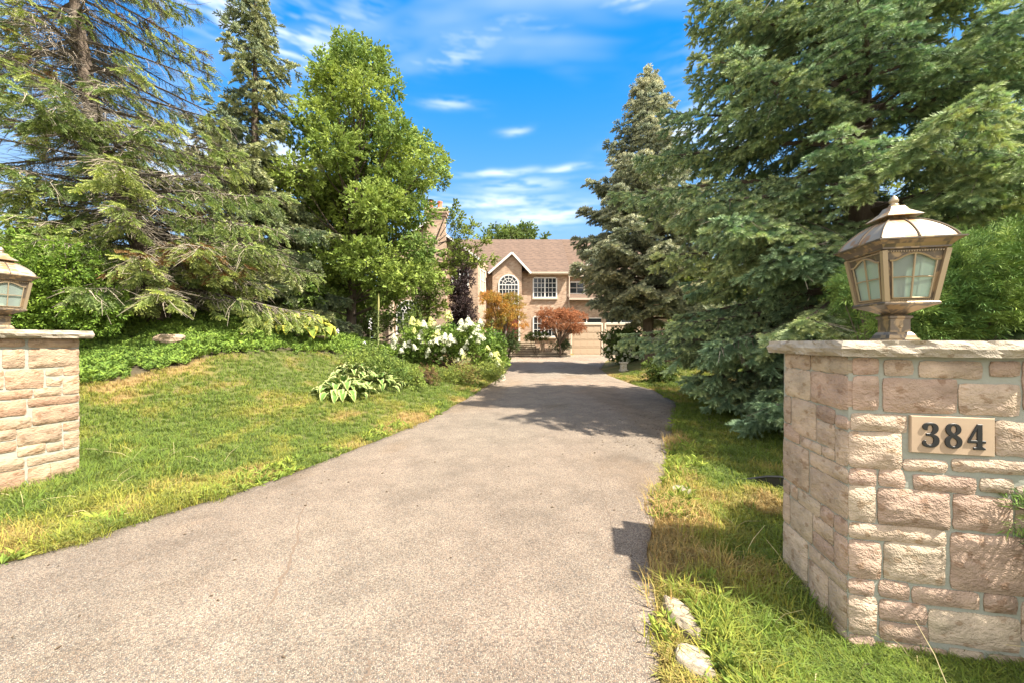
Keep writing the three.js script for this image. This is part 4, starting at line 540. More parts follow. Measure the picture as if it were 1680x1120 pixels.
// Japanese maples by the front steps
{
  const maple = (px, py, w, h, d, seed, label, pal, extra) => { const r = R(seed), b = GP(px, d), C = []; for (let k = 0; k < 26; k++) { const a = r() * 6.283, u = Math.sqrt(r()), y = (r() - 0.5); C.push([P(px + Math.cos(a) * u * w * 0.4 * (1 - 0.5 * Math.max(0, -y)), py + y * h * 0.8, d + Math.sin(a) * u * w * 0.42 / F * d), w * 0.15 / F * d * (0.8 + 0.5 * r()), 0.35]); } leafy({ name: 'japanese_maple', label, group: 'Japanese maples', seed: seed + 1, base: b, trunks: [[[b, V(b.x + 0.1, b.y + 0.6, b.z), V(b.x - 0.05, b.y + 1.2, b.z)], 0.09, 0.05]], spine: (c) => V(b.x, b.y + 1.0, b.z), arch: 0.1, clumps: C, per: 130, size: 0.9, geo: cl.maple, up: 0, color: (q, tone) => { const k = clamp(tone * 0.8 + 0.6 * (q() - 0.4)); return lerpC(pal[0], pal[1], k, 0.85 + 0.3 * q()); } }); };
  maple(824, 510, 90, 66, 26.5, 231, 'orange-green Japanese maple in front of the arched entry window', [[0.24, 0.22, 0.035], [0.50, 0.21, 0.035]]);
  maple(918, 528, 84, 46, 27.5, 241, 'red-bronze Japanese maple beside the garage door', [[0.27, 0.12, 0.055], [0.42, 0.17, 0.07]]);
}
// trees beyond the roof and behind the gardens
const crownTree = (label, px, py, w, h, d, seed, pal, group) => { const r = R(seed), b = GP(px, d), C = []; for (let k = 0; k < 26; k++) { const e = rdir(r), u = Math.cbrt(r()); C.push([P(px + e.x * u * w * 0.45, py - e.y * u * h * 0.42, d + e.z * u * w * 0.45 / F * d), Math.min(w, h) * 0.2 / F * d * (0.8 + 0.5 * r()), 0.8]); } leafy({ name: 'background_tree', label, group, seed: seed + 1, base: b, trunks: [[[b, V(b.x, b.y + 3, b.z), P(px, py, d)], 0.3, 0.1]], spine: (c) => V(b.x, mix(b.y, c.y, 0.6), b.z), clumps: C, per: 60 * Math.pow(14 / d, 1.1), size: 1.7 * d / 30, geo: cl.oak, color: (q, tone) => lerpC(pal[0], pal[1], clamp(tone * 0.6 + 0.5 * (q() - 0.3)), 0.85 + 0.3 * q()) }); };
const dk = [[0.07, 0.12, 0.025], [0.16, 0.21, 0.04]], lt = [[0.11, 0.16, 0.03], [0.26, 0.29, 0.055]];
crownTree('rounded dark green tree showing above the roof ridge, left of its neighbour', 820, 386, 60, 40, 46, 251, dk, 'trees beyond the roof');
crownTree('dark green tree showing above the roof ridge with a ragged top', 860, 382, 46, 36, 48, 255, dk, 'trees beyond the roof');
crownTree('small treetop just clearing the roof ridge beside the blue-green spruce', 892, 394, 16, 12, 50, 257, dk, 'trees beyond the roof');
crownTree('low dark tree behind the leaning spruce at the far left', 60, 440, 240, 110, 17, 261, dk, 'trees behind the left garden');
crownTree('dark tree filling the gap behind the trunk of the leaning spruce', 300, 445, 240, 130, 18, 263, dk, 'trees behind the left garden');
crownTree('shaded tree behind the tall narrow spruce', 470, 450, 170, 140, 20, 265, dk, 'trees behind the left garden');
crownTree('shaded tree under the boughs of the big leafy tree', 590, 470, 170, 110, 20.5, 267, dk, 'trees behind the left garden');
crownTree('sunlit tree behind the huge spruce at the right', 1240, 480, 260, 200, 17, 271, lt, 'trees behind the right garden');
crownTree('green tree behind the yew hedge at the right edge', 1600, 330, 330, 260, 11, 273, lt, 'trees behind the right garden');
{ // woods behind the gardens, one mass
  const r = R(281), L = []; const row = (x0, x1, d0, d1, n, h0, h1) => { for (let k = 0; k < n; k++) { const x = mix(x0, x1, r()), d = mix(d0, d1, r()), hh = mix(h0, h1, r()), b = ground(x, -d), rad = 1.8 + 1.6 * r(); for (let j = 0; j < 95; j++) { const v = rdir(r), u = Math.pow(r(), 0.35), p = V(x + v.x * rad * u, b + hh * 0.5 + v.y * hh * 0.5 * u, -d + v.z * rad * u); L.push({ m: frame(p, v.add(V(0, 0.3, 0)), rdir(r), 2.6 + 1.6 * r()), c: lerpC([0.07, 0.115, 0.03], [0.17, 0.22, 0.05], r(), 0.85 + 0.3 * r()) }); } } };
  row(-75, -14, 32, 52, 120, 5, 9); row(13.8, 80, 30, 55, 120, 4.5, 8.5); row(-60, -20, 16, 30, 40, 3.5, 6); row(16, 50, 14, 28, 40, 3, 6);
  const m = inst('distant_trees', cl.oak, leafM, L, null, 'stuff'); m.userData.label = 'band of green woods behind the house and gardens'; m.userData.category = 'woods';
}
// hedges and shrubs
function shrub(name, label, cat, seed, base, balls, o) { return leafy({ name, label, cat, seed, base, clumps: balls, spine: o.stem === false ? null : () => base.clone().add(V(0, 0.05, 0)), part: 'foliage', fill: 0.22, ...o }); }
{
  const r = R(301), B = []; for (let k = 0; k < 22; k++) { const x = 12 + 158 * r(), d = 7 + 1.0 * r(); B.push([P(x, 425 + 70 * r() + (x > 140 ? 18 : 0), d), 0.42 + 0.16 * r(), 0.9]); } for (let k = 0; k < 12; k++) { const x = 5 + 150 * r(), d = 7 + 0.8 * r(); B.push([P(x, 510 + 20 * r(), d), 0.42, 0.9]); }
  shrub('hedge', 'bright green broadleaf hedge clipped round, behind the left lantern', 'hedge', 302, GP(90, 7.5), B, { per: 560, size: 0.85, geo: cl.small, color: (q, tone) => lerpC([0.0828, 0.161, 0.0202], [0.248, 0.368, 0.0414], clamp(0.25 + tone * 0.4 + 0.6 * (q() - 0.4)), 0.85 + 0.3 * q()) });
}
const yewCol = (q, tone) => lerpC([0.09, 0.18, 0.04], [0.33, 0.43, 0.08], clamp(tone * 0.35 + 0.7 * (q() - 0.35)), 0.85 + 0.3 * q());
{
  const r = R(311), B = []; for (let k = 0; k < 24; k++) { const x = 1520 + 230 * r(), top = 395 - (x > 1650 ? 15 : 0), d = 3.4 + 0.9 * r(); B.push([P(x, top + 40 + 130 * r() * r(), d), 0.24 + 0.12 * r(), 0.9]); } for (let k = 0; k < 14; k++) B.push([P(1425 + 305 * r(), 520 + 30 * r(), 3.3 + 0.7 * r()), 0.22, 0.8]); for (let k = 0; k < 4; k++) B.push([P(1402 + 16 * r(), 450 + 65 * r(), 3.9 + 0.3 * r()), 0.15, 1]);
  shrub('yew_hedge', 'dark green yew hedge with fresh tips behind the pillar numbered 384', 'hedge', 312, G(3.8, 3.6), B, { per: 2600, size: 1.15, geo: cl.yew, mat: needleMat, color: yewCol, up: 0.3 });
  const Y = []; for (let k = 0; k < 9; k++) Y.push([V(2.6 + 0.35 * r(), 0.2 + 0.5 * r(), -1.3 - 0.4 * r()), 0.26 + 0.08 * r(), 1]); Y.push([V(2.31, 0.75, -1.68), 0.07, 0.7], [V(2.40, 0.7, -1.62), 0.12, 0.8], [V(2.31, 0.61, -1.68), 0.05, 0.8]);
  shrub('yew_shrub', 'yew at the right picture edge, its twigs reaching in front of the numbered pillar', 'shrub', 313, G(2.75, 1.5), Y, { per: 900, size: 1.15, geo: cl.yew, mat: needleMat, color: yewCol, up: 0.3 });
}
{ // tall tree beside the numbered pillar, outside the picture: it shades the right half of the pillar front
  const r = R(317), C = []; for (let k = 0; k < 26; k++) C.push([V(4.05 + 0.8 * (r() - 0.5), 1.2 + 3.0 * r(), -1.6 - 0.7 * (r() - 0.5)), 0.42, 0.9]);
  leafy({ name: 'cedar_tree', label: 'column-shaped cedar outside the right picture edge, shading half of the numbered pillar', seed: 318, base: G(4.05, 1.6), trunks: [[[G(4.05, 1.6), V(4.05, 1.5, -1.6), V(4.05, 4, -1.6)], 0.1, 0.03]], spine: (c) => V(4.05, c.y - 0.3, -1.6), clumps: C, per: 330, size: 1.0, geo: cl.small, color: (q) => lerpC([0.08, 0.13, 0.03], [0.16, 0.22, 0.05], q()) });
}
{ // shrubs by the garage, under the pale spruce
  const r = R(321), B = []; for (let k = 0; k < 22; k++) B.push([P(1000 + 50 * r(), 550 + 40 * r(), 18.6 + r()), 0.46, 0.9]);
  shrub('flowering_shrub', 'dark leafy shrub with small white flower heads beside the spruce trunk', 'shrub', 322, GP(1020, 19), B, { per: 180, size: 1.1, geo: cl.hyd, color: (q) => lerpC([0.07, 0.12, 0.03], [0.17, 0.23, 0.06], q(), 1) });
  const B2 = []; for (let k = 0; k < 9; k++) B2.push([P(1068 + 36 * r(), 600 + 30 * r(), 12 + 0.5 * r()), 0.26, 0.9]);
  shrub('boxwood_shrub', 'small rounded boxwood at the right edge of the driveway', 'shrub', 324, GP(1085, 12.2), B2, { per: 620, size: 1.0, geo: cl.small, color: (q) => lerpC([0.05, 0.09, 0.015], [0.13, 0.18, 0.025], q(), 1) });
  const B3 = []; for (let k = 0; k < 8; k++) B3.push([P(1085 + 55 * r(), 545 + 50 * r(), 19 + r()), 0.55, 0.9]);
  shrub('flowering_shrub', 'sunlit pale shrub right of the spruce trunk', 'shrub', 326, GP(1110, 19.5), B3, { per: 150, size: 1.1, geo: cl.hyd, color: (q) => lerpC([0.09, 0.15, 0.035], [0.22, 0.28, 0.07], q(), 1) });
  const B4 = [[P(877, 552, 28.6), 0.55, 0.5], [P(890, 552, 28.6), 0.55, 0.5], [P(868, 553, 28.6), 0.4, 0.5]];
  shrub('clipped_shrub', 'flat clipped green shrub below the ground-floor window', 'shrub', 327, GP(880, 28.7), B4, { per: 260, size: 1.3, geo: cl.small, color: (q) => lerpC([0.05, 0.09, 0.015], [0.10, 0.15, 0.02], q(), 1) });
  const B5 = []; for (let k = 0; k < 9; k++) B5.push([P(908 + 26 * r(), 560 + 10 * r(), 28.4 + 0.3 * r()), 0.4, 0.7]);
  shrub('juniper_shrub', 'dark blue-green spreading shrub on the planter beside the garage', 'shrub', 328, GP(920, 28.5), B5, { per: 260, size: 1.1, geo: cl.small, color: (q) => lerpC([0.07, 0.12, 0.06], [0.15, 0.21, 0.09], q(), 1) });
  const B6 = []; for (let k = 0; k < 12; k++) B6.push([P(822 + 24 * r(), 545 + 26 * r(), 27 + 0.6 * r()), 0.42, 0.7]);
  shrub('juniper_shrub', 'dark shaded shrub left of the front steps behind the statue', 'shrub', 329, GP(834, 27.5), B6, { per: 220, size: 1.2, geo: cl.small, color: (q) => lerpC([0.07, 0.12, 0.045], [0.15, 0.21, 0.07], q(), 1) });
  const B7 = []; for (let k = 0; k < 26; k++) B7.push([P(510 + 170 * r(), 520 + 22 * r(), 17 + 1.4 * r()), 0.45, 0.9]);
  shrub('shrub_border', 'low dark shrub border in the shade below the big leafy tree', 'shrub', 330, GP(590, 17.5), B7, { per: 170, size: 1.2, geo: cl.small, color: (q) => lerpC([0.09, 0.15, 0.03], [0.20, 0.27, 0.05], q(), 1) });
}
// ---------------------------------------------------------------- flower bed beside the driveway
{
  const r = R(401), B = [];
  for (let k = 0; k < 34; k++) { const x = 668 + 155 * r(), d = 12.6 + 1.9 * r(); B.push([P(x, 545 + 45 * r() + 0.1 * Math.abs(x - 740) - (x > 700 && x < 800 ? 6 : 0), d), 0.34 + 0.1 * r(), 0.9]); }
  const h = shrub('hydrangea', 'wide hydrangea covered in white and lime flower cones beside the driveway', 'shrub', 402, GP(745, 13.4), B, { per: 400, size: 0.8, geo: cl.hyd, woodMat: std({ color: col(0.2, 0.12, 0.07) }), color: (q, tone) => lerpC([0.087, 0.157, 0.0261], [0.235, 0.322, 0.0478], clamp(tone * 0.5 + 0.6 * (q() - 0.3)), 0.85 + 0.3 * q()) });
  const pan = (seed) => { const m = new MB(), q = R(seed); for (let k = 0; k < 75; k++) { const t = Math.pow(q(), 0.8), a = q() * 6.283, rad = 0.12 * Math.pow(1 - t, 0.7) + 0.015, o = V(Math.cos(a) * rad, t * 0.23, Math.sin(a) * rad), n = V(Math.cos(a), 0.5, Math.sin(a)).normalize(), u = n.clone().cross(UP).normalize(), w = n.clone().cross(u), s = 0.026 + 0.014 * q(), f = 0.85 + 0.2 * q(); m.color(f, f, f); const c = [0, 1, 2, 3].map((j) => m.v(...o.clone().addScaledVector(u, s * Math.cos(j * 1.571 + a)).addScaledVector(w, s * Math.sin(j * 1.571 + a)).addScaledVector(n, j % 2 ? 0.006 : -0.002))); m.quad(...c); } return m.geo(); };
  const g = [pan(1), pan(2), pan(3)], white = petal.clone(), lime = petal.clone(); white.color.setRGB(0.72, 0.73, 0.54); lime.color.setRGB(0.72, 0.74, 0.26);
  const put = (parent, x, y, d, s, li) => { const m = new THREE.Mesh(g[Math.floor(r() * 3)], li ? lime : white); m.name = 'flower_cone'; m.position.copy(P(x, y, d)).sub(parent.userData.base); m.rotation.set((r() - 0.5) * 0.9, r() * 6, (r() - 0.5) * 0.9); m.scale.setScalar(s); parent.add(m); };
  for (const [x, y, s, li] of [[735, 522, 1.25, 1], [677, 530, 1.1, 1], [686, 532, 0.9, 1], [695, 533, 0.9, 0], [709, 530, 1.1, 1], [718, 538, 0.8, 0], [755, 532, 1.0, 0], [768, 532, 1.2, 0], [775, 535, 1, 0], [788, 531, 1.0, 0], [715, 552, 1.2, 1], [722, 556, 0.9, 0], [730, 555, 1, 0], [738, 557, 1, 0], [745, 560, 0.8, 0], [694, 548, 1, 0], [687, 555, 0.9, 0], [706, 562, 0.8, 0], [670, 566, 1, 0], [664, 568, 0.9, 0], [682, 570, 0.8, 0], [780, 545, 0.9, 0], [792, 554, 0.8, 0], [784, 560, 0.7, 0], [763, 570, 0.9, 0], [757, 576, 0.7, 0], [800, 572, 0.8, 1], [812, 585, 1.0, 1], [818, 592, 0.9, 1], [822, 606, 1.0, 1], [816, 580, 0.7, 1], [750, 590, 0.6, 0], [727, 574, 0.7, 0], [700, 578, 0.6, 0], [772, 555, 0.7, 0]]) { put(h, x, y + 3, 12.35 + 0.35 * r(), s * 1.02, li); if (r() < 0.75) put(h, x + 14 * (r() - 0.5), y + 4 + 12 * r(), 12.3 + 0.3 * r(), s * 0.8, r() < 0.2); }
  for (const [label, x0, x1, y0, y1, d, base, n, sd] of [['tree hydrangea', 645, 649, 550, 575, 13.2, [647, 13.3], 8, 1]]) { const w = thing('white_flower', 'single upright white flower spike at the left end of the hydrangea', 'flower', GP(...base)); const m = new MB(); m.tube([GP(...base), P(647, 552, 13.2)], 0.012, 4); m.mesh('stem', twigMat, w); for (let k = 0; k < n; k++) put(w, x0 + (x1 - x0) * r(), y0 + (y1 - y0) * k / n + 5, d, 0.75, 0); }
  const fs = scene.children.find((c) => c.name === 'flowering_shrub'); for (let k = 0; k < 26; k++) put(fs, 998 + 52 * r(), 550 + 42 * r(), 17.9 + 0.3 * r(), 0.75, 0);
  // clipped box edging below it, weeds, leafy perennials
  const E = []; for (let k = 0; k < 26; k++) { const x = 695 + 128 * r(); E.push([P(x, 609 + 14 * r() - (x - 690) * 0.06, 10.9 + 0.8 * r()), 0.25, 0.9]); }
  shrub('box_hedge', 'low clipped box edging in front of the hydrangea', 'hedge', 404, GP(755, 11.4), E, { per: 900, size: 1.0, geo: cl.tiny, stem: false, color: (q, tone) => tone < 0.25 ? lerpC([0.2, 0.14, 0.05], [0.28, 0.24, 0.07], q(), 1) : lerpC([0.12, 0.17, 0.035], [0.29, 0.33, 0.06], q(), 1) });
  const pz = []; for (let k = 0; k < 24; k++) { const x = 575 + 110 * r(); pz.push([GP(x, 9.1 + 1.5 * r(), 0.16 + 0.22 * r()), 0.25, 0.85]); };
  shrub('perennial_clump', 'bushy green perennials between the striped hostas and the box edging', 'plant', 405, GP(620, 10.4), pz, { per: 460, size: 0.9, geo: cl.small, stem: false, color: (q, tone) => lerpC([0.11, 0.18, 0.035], [0.27, 0.33, 0.06], clamp(tone * 0.6 + 0.5 * (q() - 0.3)), 1) });
  const bz = []; for (let k = 0; k < 7; k++) bz.push([GP(690 + 22 * r(), 9.9 + 0.4 * r(), 0.08 + 0.25 * r()), 0.17, 0.9]);
  shrub('bronze_shrub', 'small bronze-red shrub at the left end of the box edging', 'shrub', 406, GP(700, 10.1), bz, { per: 700, size: 1.0, geo: cl.tiny, color: (q) => lerpC([0.13, 0.075, 0.03], [0.2, 0.13, 0.05], q(), 1) });
  // cone-shaped evergreen
  const cn = []; for (let k = 0; k < 7; k++) cn.push([V(0, 0, 0).copy(GP(806, 17)).add(V(0, 0.3 + 0.28 * k, 0)), 0.42 * (1 - k / 8), 1]); shrub('cone_shrub', 'small pointed evergreen behind the hydrangea', 'shrub', 407, GP(806, 17), cn, { per: 500, size: 1.2, geo: cl.tiny, color: (q) => lerpC([0.08, 0.13, 0.03], [0.15, 0.2, 0.05], q(), 1) });
}
// hostas: every leaf a part
{
  const hostaLeaf = (seed, L, W, margin, centre, curl) => { const m = new MB(), r = R(seed), NU = 9, NV = 4, g = []; for (let i = 0; i <= NU; i++) { const t = i / NU, w = W * Math.pow(Math.sin(Math.PI * Math.pow(clamp(t * 0.96 + 0.02), 0.72)), 0.85) / 2, row = []; for (let j = -NV; j <= NV; j++) { const s = j / NV, ed = Math.max(Math.abs(s), sstep(0.7, 1, t) * 0.9) + 0.16 * (fbm(t * 6 + seed, s * 2, 1, 2) - 0.5), c = ed > 0.7 ? margin : centre, f = 0.88 + 0.22 * vnoise(t * 3, s * 14 + seed, 2); m.color(c[0] * f, c[1] * f, c[2] * f); row.push(m.v(L * t * Math.cos(curl * t), 0.10 * L * Math.sin(t * 3) - curl * L * 0.5 * t * t + w * 0.45 * Math.abs(s) + 0.012 * Math.sin(t * 22 + s * 5) * Math.abs(s), w * s)); } g.push(row); } for (let i = 0; i < NU; i++) for (let j = 0; j < 2 * NV; j++) m.quad(g[i][j], g[i][j + 1], g[i + 1][j + 1], g[i + 1][j]); return m.geo(true); };
  const make = (name, label, base, n, L, W, margin, centre, seed, R0, group) => { const r = R(seed), t = thing(name, label, 'plant', base, group), gs = [0, 1, 2].map((k) => hostaLeaf(seed + k, L, W, margin, centre, 0.5 + 0.25 * k)); for (let k = 0; k < n; k++) { const a = k * 2.4 + r(), q = Math.sqrt((k + 0.5) / n), m = new THREE.Mesh(gs[k % 3], leafDull); m.name = 'leaf'; m.position.set(Math.cos(a) * R0 * q, 0.04 + L * (0.75 * (1 - q * q * 0.95)), Math.sin(a) * R0 * q); m.rotation.set(0, -a + (r() - 0.5) * 0.9, mix(0.75, -0.30, q) + (r() - 0.5) * 0.3, 'YXZ'); m.scale.setScalar(0.75 + 0.45 * r()); t.add(m); } return t; };
  const cream = [0.42, 0.44, 0.16], green = [0.11, 0.20, 0.04], gold = [0.42, 0.40, 0.05], gc = [0.16, 0.22, 0.035];
  make('hosta', 'striped cream and green hosta at the lawn edge, lowest of the bed', GP(562, 7.75), 50, 0.31, 0.155, cream, green, 501, 0.5, 'striped hostas');
  make('hosta', 'striped hosta just behind and right of the lowest one', GP(622, 8.8), 44, 0.29, 0.14, cream, green, 504, 0.48, 'striped hostas');
  make('hosta', 'pale striped hosta uphill of the others near the tall flower spike', GP(585, 9.3), 38, 0.30, 0.13, [0.5, 0.5, 0.22], green, 507, 0.5, 'striped hostas');
  make('hosta', 'big golden yellow hosta on the slope below the tall narrow spruce', GP(492, 10.7, 0.05), 50, 0.50, 0.31, gold, gc, 510, 0.75);
  make('hosta', 'small green hosta between the golden hosta and the lawn', GP(512, 11.4), 22, 0.24, 0.15, [0.2, 0.24, 0.05], gc, 513, 0.3);
  // pale flower stalks
  const r = R(520); for (const [px, d, top, lb] of [[553, 12, 540, 'first from the left'], [607, 12.6, 523, 'tallest, tipped lilac'], [597, 12, 560, 'short, beside the tall leafy spike'], [660, 12.5, 570, 'at the foot of the hydrangea']]) { const b = GP(px, d), e = P(px, top, d), t = thing('flower_stalk', `thin pale hosta flower stalk, ${lb}`, 'flower', b), m = new MB(); m.tube([b, e], [0.008, 0.005], 4); m.mesh('stem', std({ color: col(0.25, 0.28, 0.12) }), t); const f = new MB(); for (let k = 0; k < 9; k++) { const p = b.clone().lerp(e, 0.68 + 0.32 * k / 8), a = k * 2.4, q = p.clone().add(V(Math.cos(a) * 0.05, -0.03, Math.sin(a) * 0.05)); f.tube([p, p.clone().lerp(q, 0.5), q], [0.006, 0.016, 0.02], 5); } f.mesh('blossoms', std({ color: col(0.66, 0.62, 0.68) }), t); }
  // tall leafy spike
  { const b = GP(620, 12.6), e = P(621, 484, 12.6), t = thing('tall_flower_spike', 'tall upright plant with narrow leaves up its stem and a bud spike', 'plant', b), m = new MB(), H0 = e.y - b.y; m.tube([b, b.clone().lerp(e, 0.6), e], [0.03, 0.024, 0.012], 6); m.mesh('stem', std({ color: col(0.22, 0.24, 0.09) }), t); const bud = new MB(); bud.tube([0.72, 0.8, 0.9, 1.02].map((k) => b.clone().lerp(e, k)), [0.02, 0.035, 0.028, 0.006], 7); bud.mesh('bud_spike', std({ color: col(0.34, 0.32, 0.12), roughness: 1 }), t, true);
    const lg = hostaLeaf(530, 1, 0.16, [0.30, 0.34, 0.14], [0.17, 0.24, 0.07], 0.5); for (let k = 0; k < 46; k++) { const q = k / 46, l = new THREE.Mesh(lg, leafDull); l.name = 'leaf'; l.position.set(0, H0 * (0.05 + 0.68 * q), 0); l.rotation.set(0, k * 2.399, mix(0.15, 0.75, q), 'YXZ'); l.scale.setScalar(mix(0.42, 0.12, q)); t.add(l); } }
}
// ---------------------------------------------------------------- ground cover, grass, litter
{
  const r = R(601), L = []; for (let k = 0; k < 120000 && L.length < 30000; k++) { const d = 5.0 + 9.5 * Math.pow(r(), 1.3), x = -16 + 15 * r(); const b = bed(x, d); if (b < r() || r() < (d - 6) / 13 || fbm(x * 1.3, d * 1.3, 5, 3) < 0.2) continue; const q = fbm(x * 0.8, d * 0.8, 9, 3), lift = 0.015 + 0.13 * sstep(0.35, 0.7, q) * r(); L.push({ m: frame(G(x, d, lift), V(r() - 0.5, 0.5 + r(), r() - 0.5), rdir(r), (0.45 + 0.75 * r()) * (0.7 + 0.6 * q)), c: lerpC([0.104, 0.178, 0.0305], [0.261, 0.357, 0.0522], clamp(q * 0.7 + 0.7 * (r() - 0.4)), 0.85 + 0.3 * r()) }); }
  const g = inst('ground_cover', cl.cover, leafDull, L, null, 'stuff'); g.userData.label = 'leafy green ground cover on the bank below the spruces'; g.userData.category = 'ground cover';
  const tuft = (seed, n, h, w, lean) => { const m = new MB(), q = R(seed); for (let k = 0; k < n; k++) { const a = q() * 6.283, o = V((q() - 0.5) * h * 0.9, 0, (q() - 0.5) * h * 0.9), d = V(Math.cos(a), 0, Math.sin(a)), s = V(-d.z, 0, d.x).multiplyScalar(w * (0.7 + 0.6 * q())), l = h * (0.55 + 0.6 * q()), b = lean * (0.3 + q()), mid = o.clone().addScaledVector(d, b * l * 0.3).add(V(0, l * 0.55, 0)), e = o.clone().addScaledVector(d, b * l).add(V(0, l * (1 - 0.35 * b), 0)), f = 0.75 + 0.5 * q(); m.color(f * (0.9 + 0.25 * q()), f, f * 0.95); const A = m.v(...o.clone().add(s)), B = m.v(...o.clone().sub(s)), C = m.v(...mid.clone().addScaledVector(s, 0.75)), D = m.v(...mid.clone().addScaledVector(s, -0.75)), E = m.v(...e); m.quad(A, B, D, C); m.tri(C, D, E); } return m.geo(); };
  const lawnT = tuft(1, 12, 0.05, 0.0022, 0.8), longT = tuft(2, 16, 0.16, 0.0028, 0.9), weedT = leafCluster({ seed: 33, n: 13, len: 0.10, wid: 0.028, twig: 0.04, droop: -0.1, spread: 1.2 });
  const onStone = (x, d) => Math.hypot((x - 0.895) / 0.075, (d - 1.98) / 0.15) < 1 || Math.hypot((x - 0.835) / 0.09, (d - 1.72) / 0.11) < 1;
  const gcol = (x, d, extra = 0) => { const q = clamp(dry(x, d) + extra + 0.35 * (r() - 0.5) + (x > 0.8 && d < 4.6 ? 0.42 * sstep(0.48, 0.66, fbm(x * 2.6, d * 2.6, 21, 4)) * sstep(1.7, 2.4, d) : 0)); return q < 0.5 ? lerpC([0.148, 0.217, 0.0261], [0.296, 0.3, 0.0435], q * 2, 0.85 + 0.3 * r()) : lerpC([0.296, 0.3, 0.0435], [0.435, 0.304, 0.113], q * 2 - 1, 0.85 + 0.3 * r()); };
  const A = []; for (let k = 0; k < 260000 && A.length < 72000; k++) { const d = 1.3 + 13.5 * Math.pow(r(), 1.9), x = (r() * 2 - 1) * (1.5 * d + 0.8), [e] = edge(x, d); if (e < 0.02 || bed(x, d) > 0.5 || (dry(x, d) > 0.8 && r() < 0.6) || onStone(x, d)) continue; A.push({ m: frame(G(x, d, -0.004), V(r() - 0.5, 0, r() - 0.5), V((r() - 0.5) * 0.5, 1, (r() - 0.5) * 0.5), (0.75 + 0.7 * r()) * (1 + 0.035 * d)), c: gcol(x, d) }); }
  const a = inst('lawn_grass', lawnT, bladeM, A, null, 'stuff'); a.userData.label = 'short patchy lawn grass, yellowing in places'; a.userData.category = 'grass';
  const B = []; for (let k = 0; k < 60000 && B.length < 11000; k++) {
    const d = 0.9 + 11 * Math.pow(r(), 1.7), x = (r() * 2 - 1) * (1.5 * d + 0.8), [e, side] = edge(x, d); if (e < -0.07 || (e < 0 && fbm(x * 3.1, d * 3.1, 15, 3) < 0.55) || onStone(x, d)) continue;
    const pl = Math.hypot(x + 4.5, d - 3.7), pr = Math.max(Math.abs(x - 2.1) - 0.5, Math.abs(d - 2.1) - 0.4), n = fbm(x * 1.8, d * 1.8, 3, 3);
    let p = 0; if (side < 0) p = Math.max(0.85 * (1 - sstep(0.7, 1.3, pl)), e < 0.3 ? 0.55 * sstep(0.42, 0.6, n) : 0.05 * sstep(0.5, 0.7, n)); else p = Math.max(0.9 * (1 - sstep(0.0, 0.55, pr)), e < 0.28 ? 0.6 * sstep(0.4, 0.55, n) : 0.2 * sstep(0.45, 0.65, n) + (d < 2.3 ? 0.45 : 0)); if (d > 5.5 && e > 0.3) p *= 0.5; if (r() > p) continue;
    B.push({ m: frame(G(x, d, e < 0 ? 0.02 : -0.01), V(r() - 0.5, 0, r() - 0.5), V((r() - 0.5) * 0.5, 1, (r() - 0.5) * 0.5), (0.45 + 0.75 * r()) * (d > 5.5 ? 0.8 : side > 0 && x > 1.3 && d < 2 ? 0.62 : 1)), c: gcol(x, d, -0.28 + 0.6 * sstep(0.55, 0.72, fbm(x * 2.5, d * 2.5, 8, 3))) }); }
  const b = inst('long_grass', longT, bladeM, B, null, 'stuff'); b.userData.label = 'long untrimmed grass round the pillars and along the driveway edges'; b.userData.category = 'grass';
  const W = []; for (let k = 0; k < 40000 && W.length < 900; k++) { const d = 1.2 + 10 * Math.pow(r(), 1.6), x = (r() * 2 - 1) * (1.5 * d + 0.5), [e] = edge(x, d); if (e < -0.03 || e > 0.35 || onStone(x, d) || onStone(x, d - 0.06) || onStone(x, d + 0.08) || fbm(x * 2.2, d * 2.2, 12, 3) < 0.55) continue; W.push({ m: frame(G(x, Math.max(d, 0.2), 0.02), V(r() - 0.5, 0.7, r() - 0.5), rdir(r), 0.35 + 0.5 * r()), c: lerpC([0.15, 0.22, 0.035], [0.32, 0.37, 0.06], r(), 1) }); }
  const w = inst('edge_weeds', weedT, leafDull, W, null, 'stuff'); w.userData.label = 'leafy weeds creeping over the driveway edge'; w.userData.category = 'weeds';
  // pale dry stems lying and standing in the long grass
  const s = new MB(); for (let k = 0; k < 80; k++) { const left = k < 45, x = left ? -5 + 2.2 * r() : 1.1 + 1.5 * r(), d = left ? 2.9 + 1.5 * r() : 1.35 + 1.7 * r(); if (edge(x, d)[0] < 0.1) continue; const o = G(x, d), q = V(r() - 0.5, 0.15 + 0.6 * r() * r(), r() - 0.5).normalize(), l = 0.1 + 0.22 * r(); s.tube([o, o.clone().addScaledVector(q, l * 0.5).add(V(0, 0.03, 0)), o.clone().addScaledVector(q, l)], [0.0022, 0.0018, 0.001], 3); }
  const ds = s.mesh('dry_stems', std({ color: col(0.50, 0.41, 0.22), roughness: 1 }), null); ds.userData = { kind: 'stuff', label: 'pale dry grass stems in the long grass', category: 'grass' }; scene.add(ds);
  // fallen cones and needles under the big spruce and scattered on the driveway
  const lit = new MB(), pad = (x, d, sz) => { const l = along(LEFT, d), rr = along(RIGHT, d), t = clamp((x - l) / (rr - l)), y = grade(d) + (x > l && x < rr ? 0.03 * (1 - (2 * t - 1) ** 2) * sstep(0, 4, d) + 0.006 : ground(x, -d) - grade(d) + 0.005), a = r() * 6.28; lit.tube([V(x - Math.cos(a) * sz, y + sz * 0.25, -d - Math.sin(a) * sz), V(x, y + sz * 0.4, -d), V(x + Math.cos(a) * sz, y + sz * 0.2, -d + Math.sin(a) * sz)], [sz * 0.15, sz * 0.45, sz * 0.1], 5); };
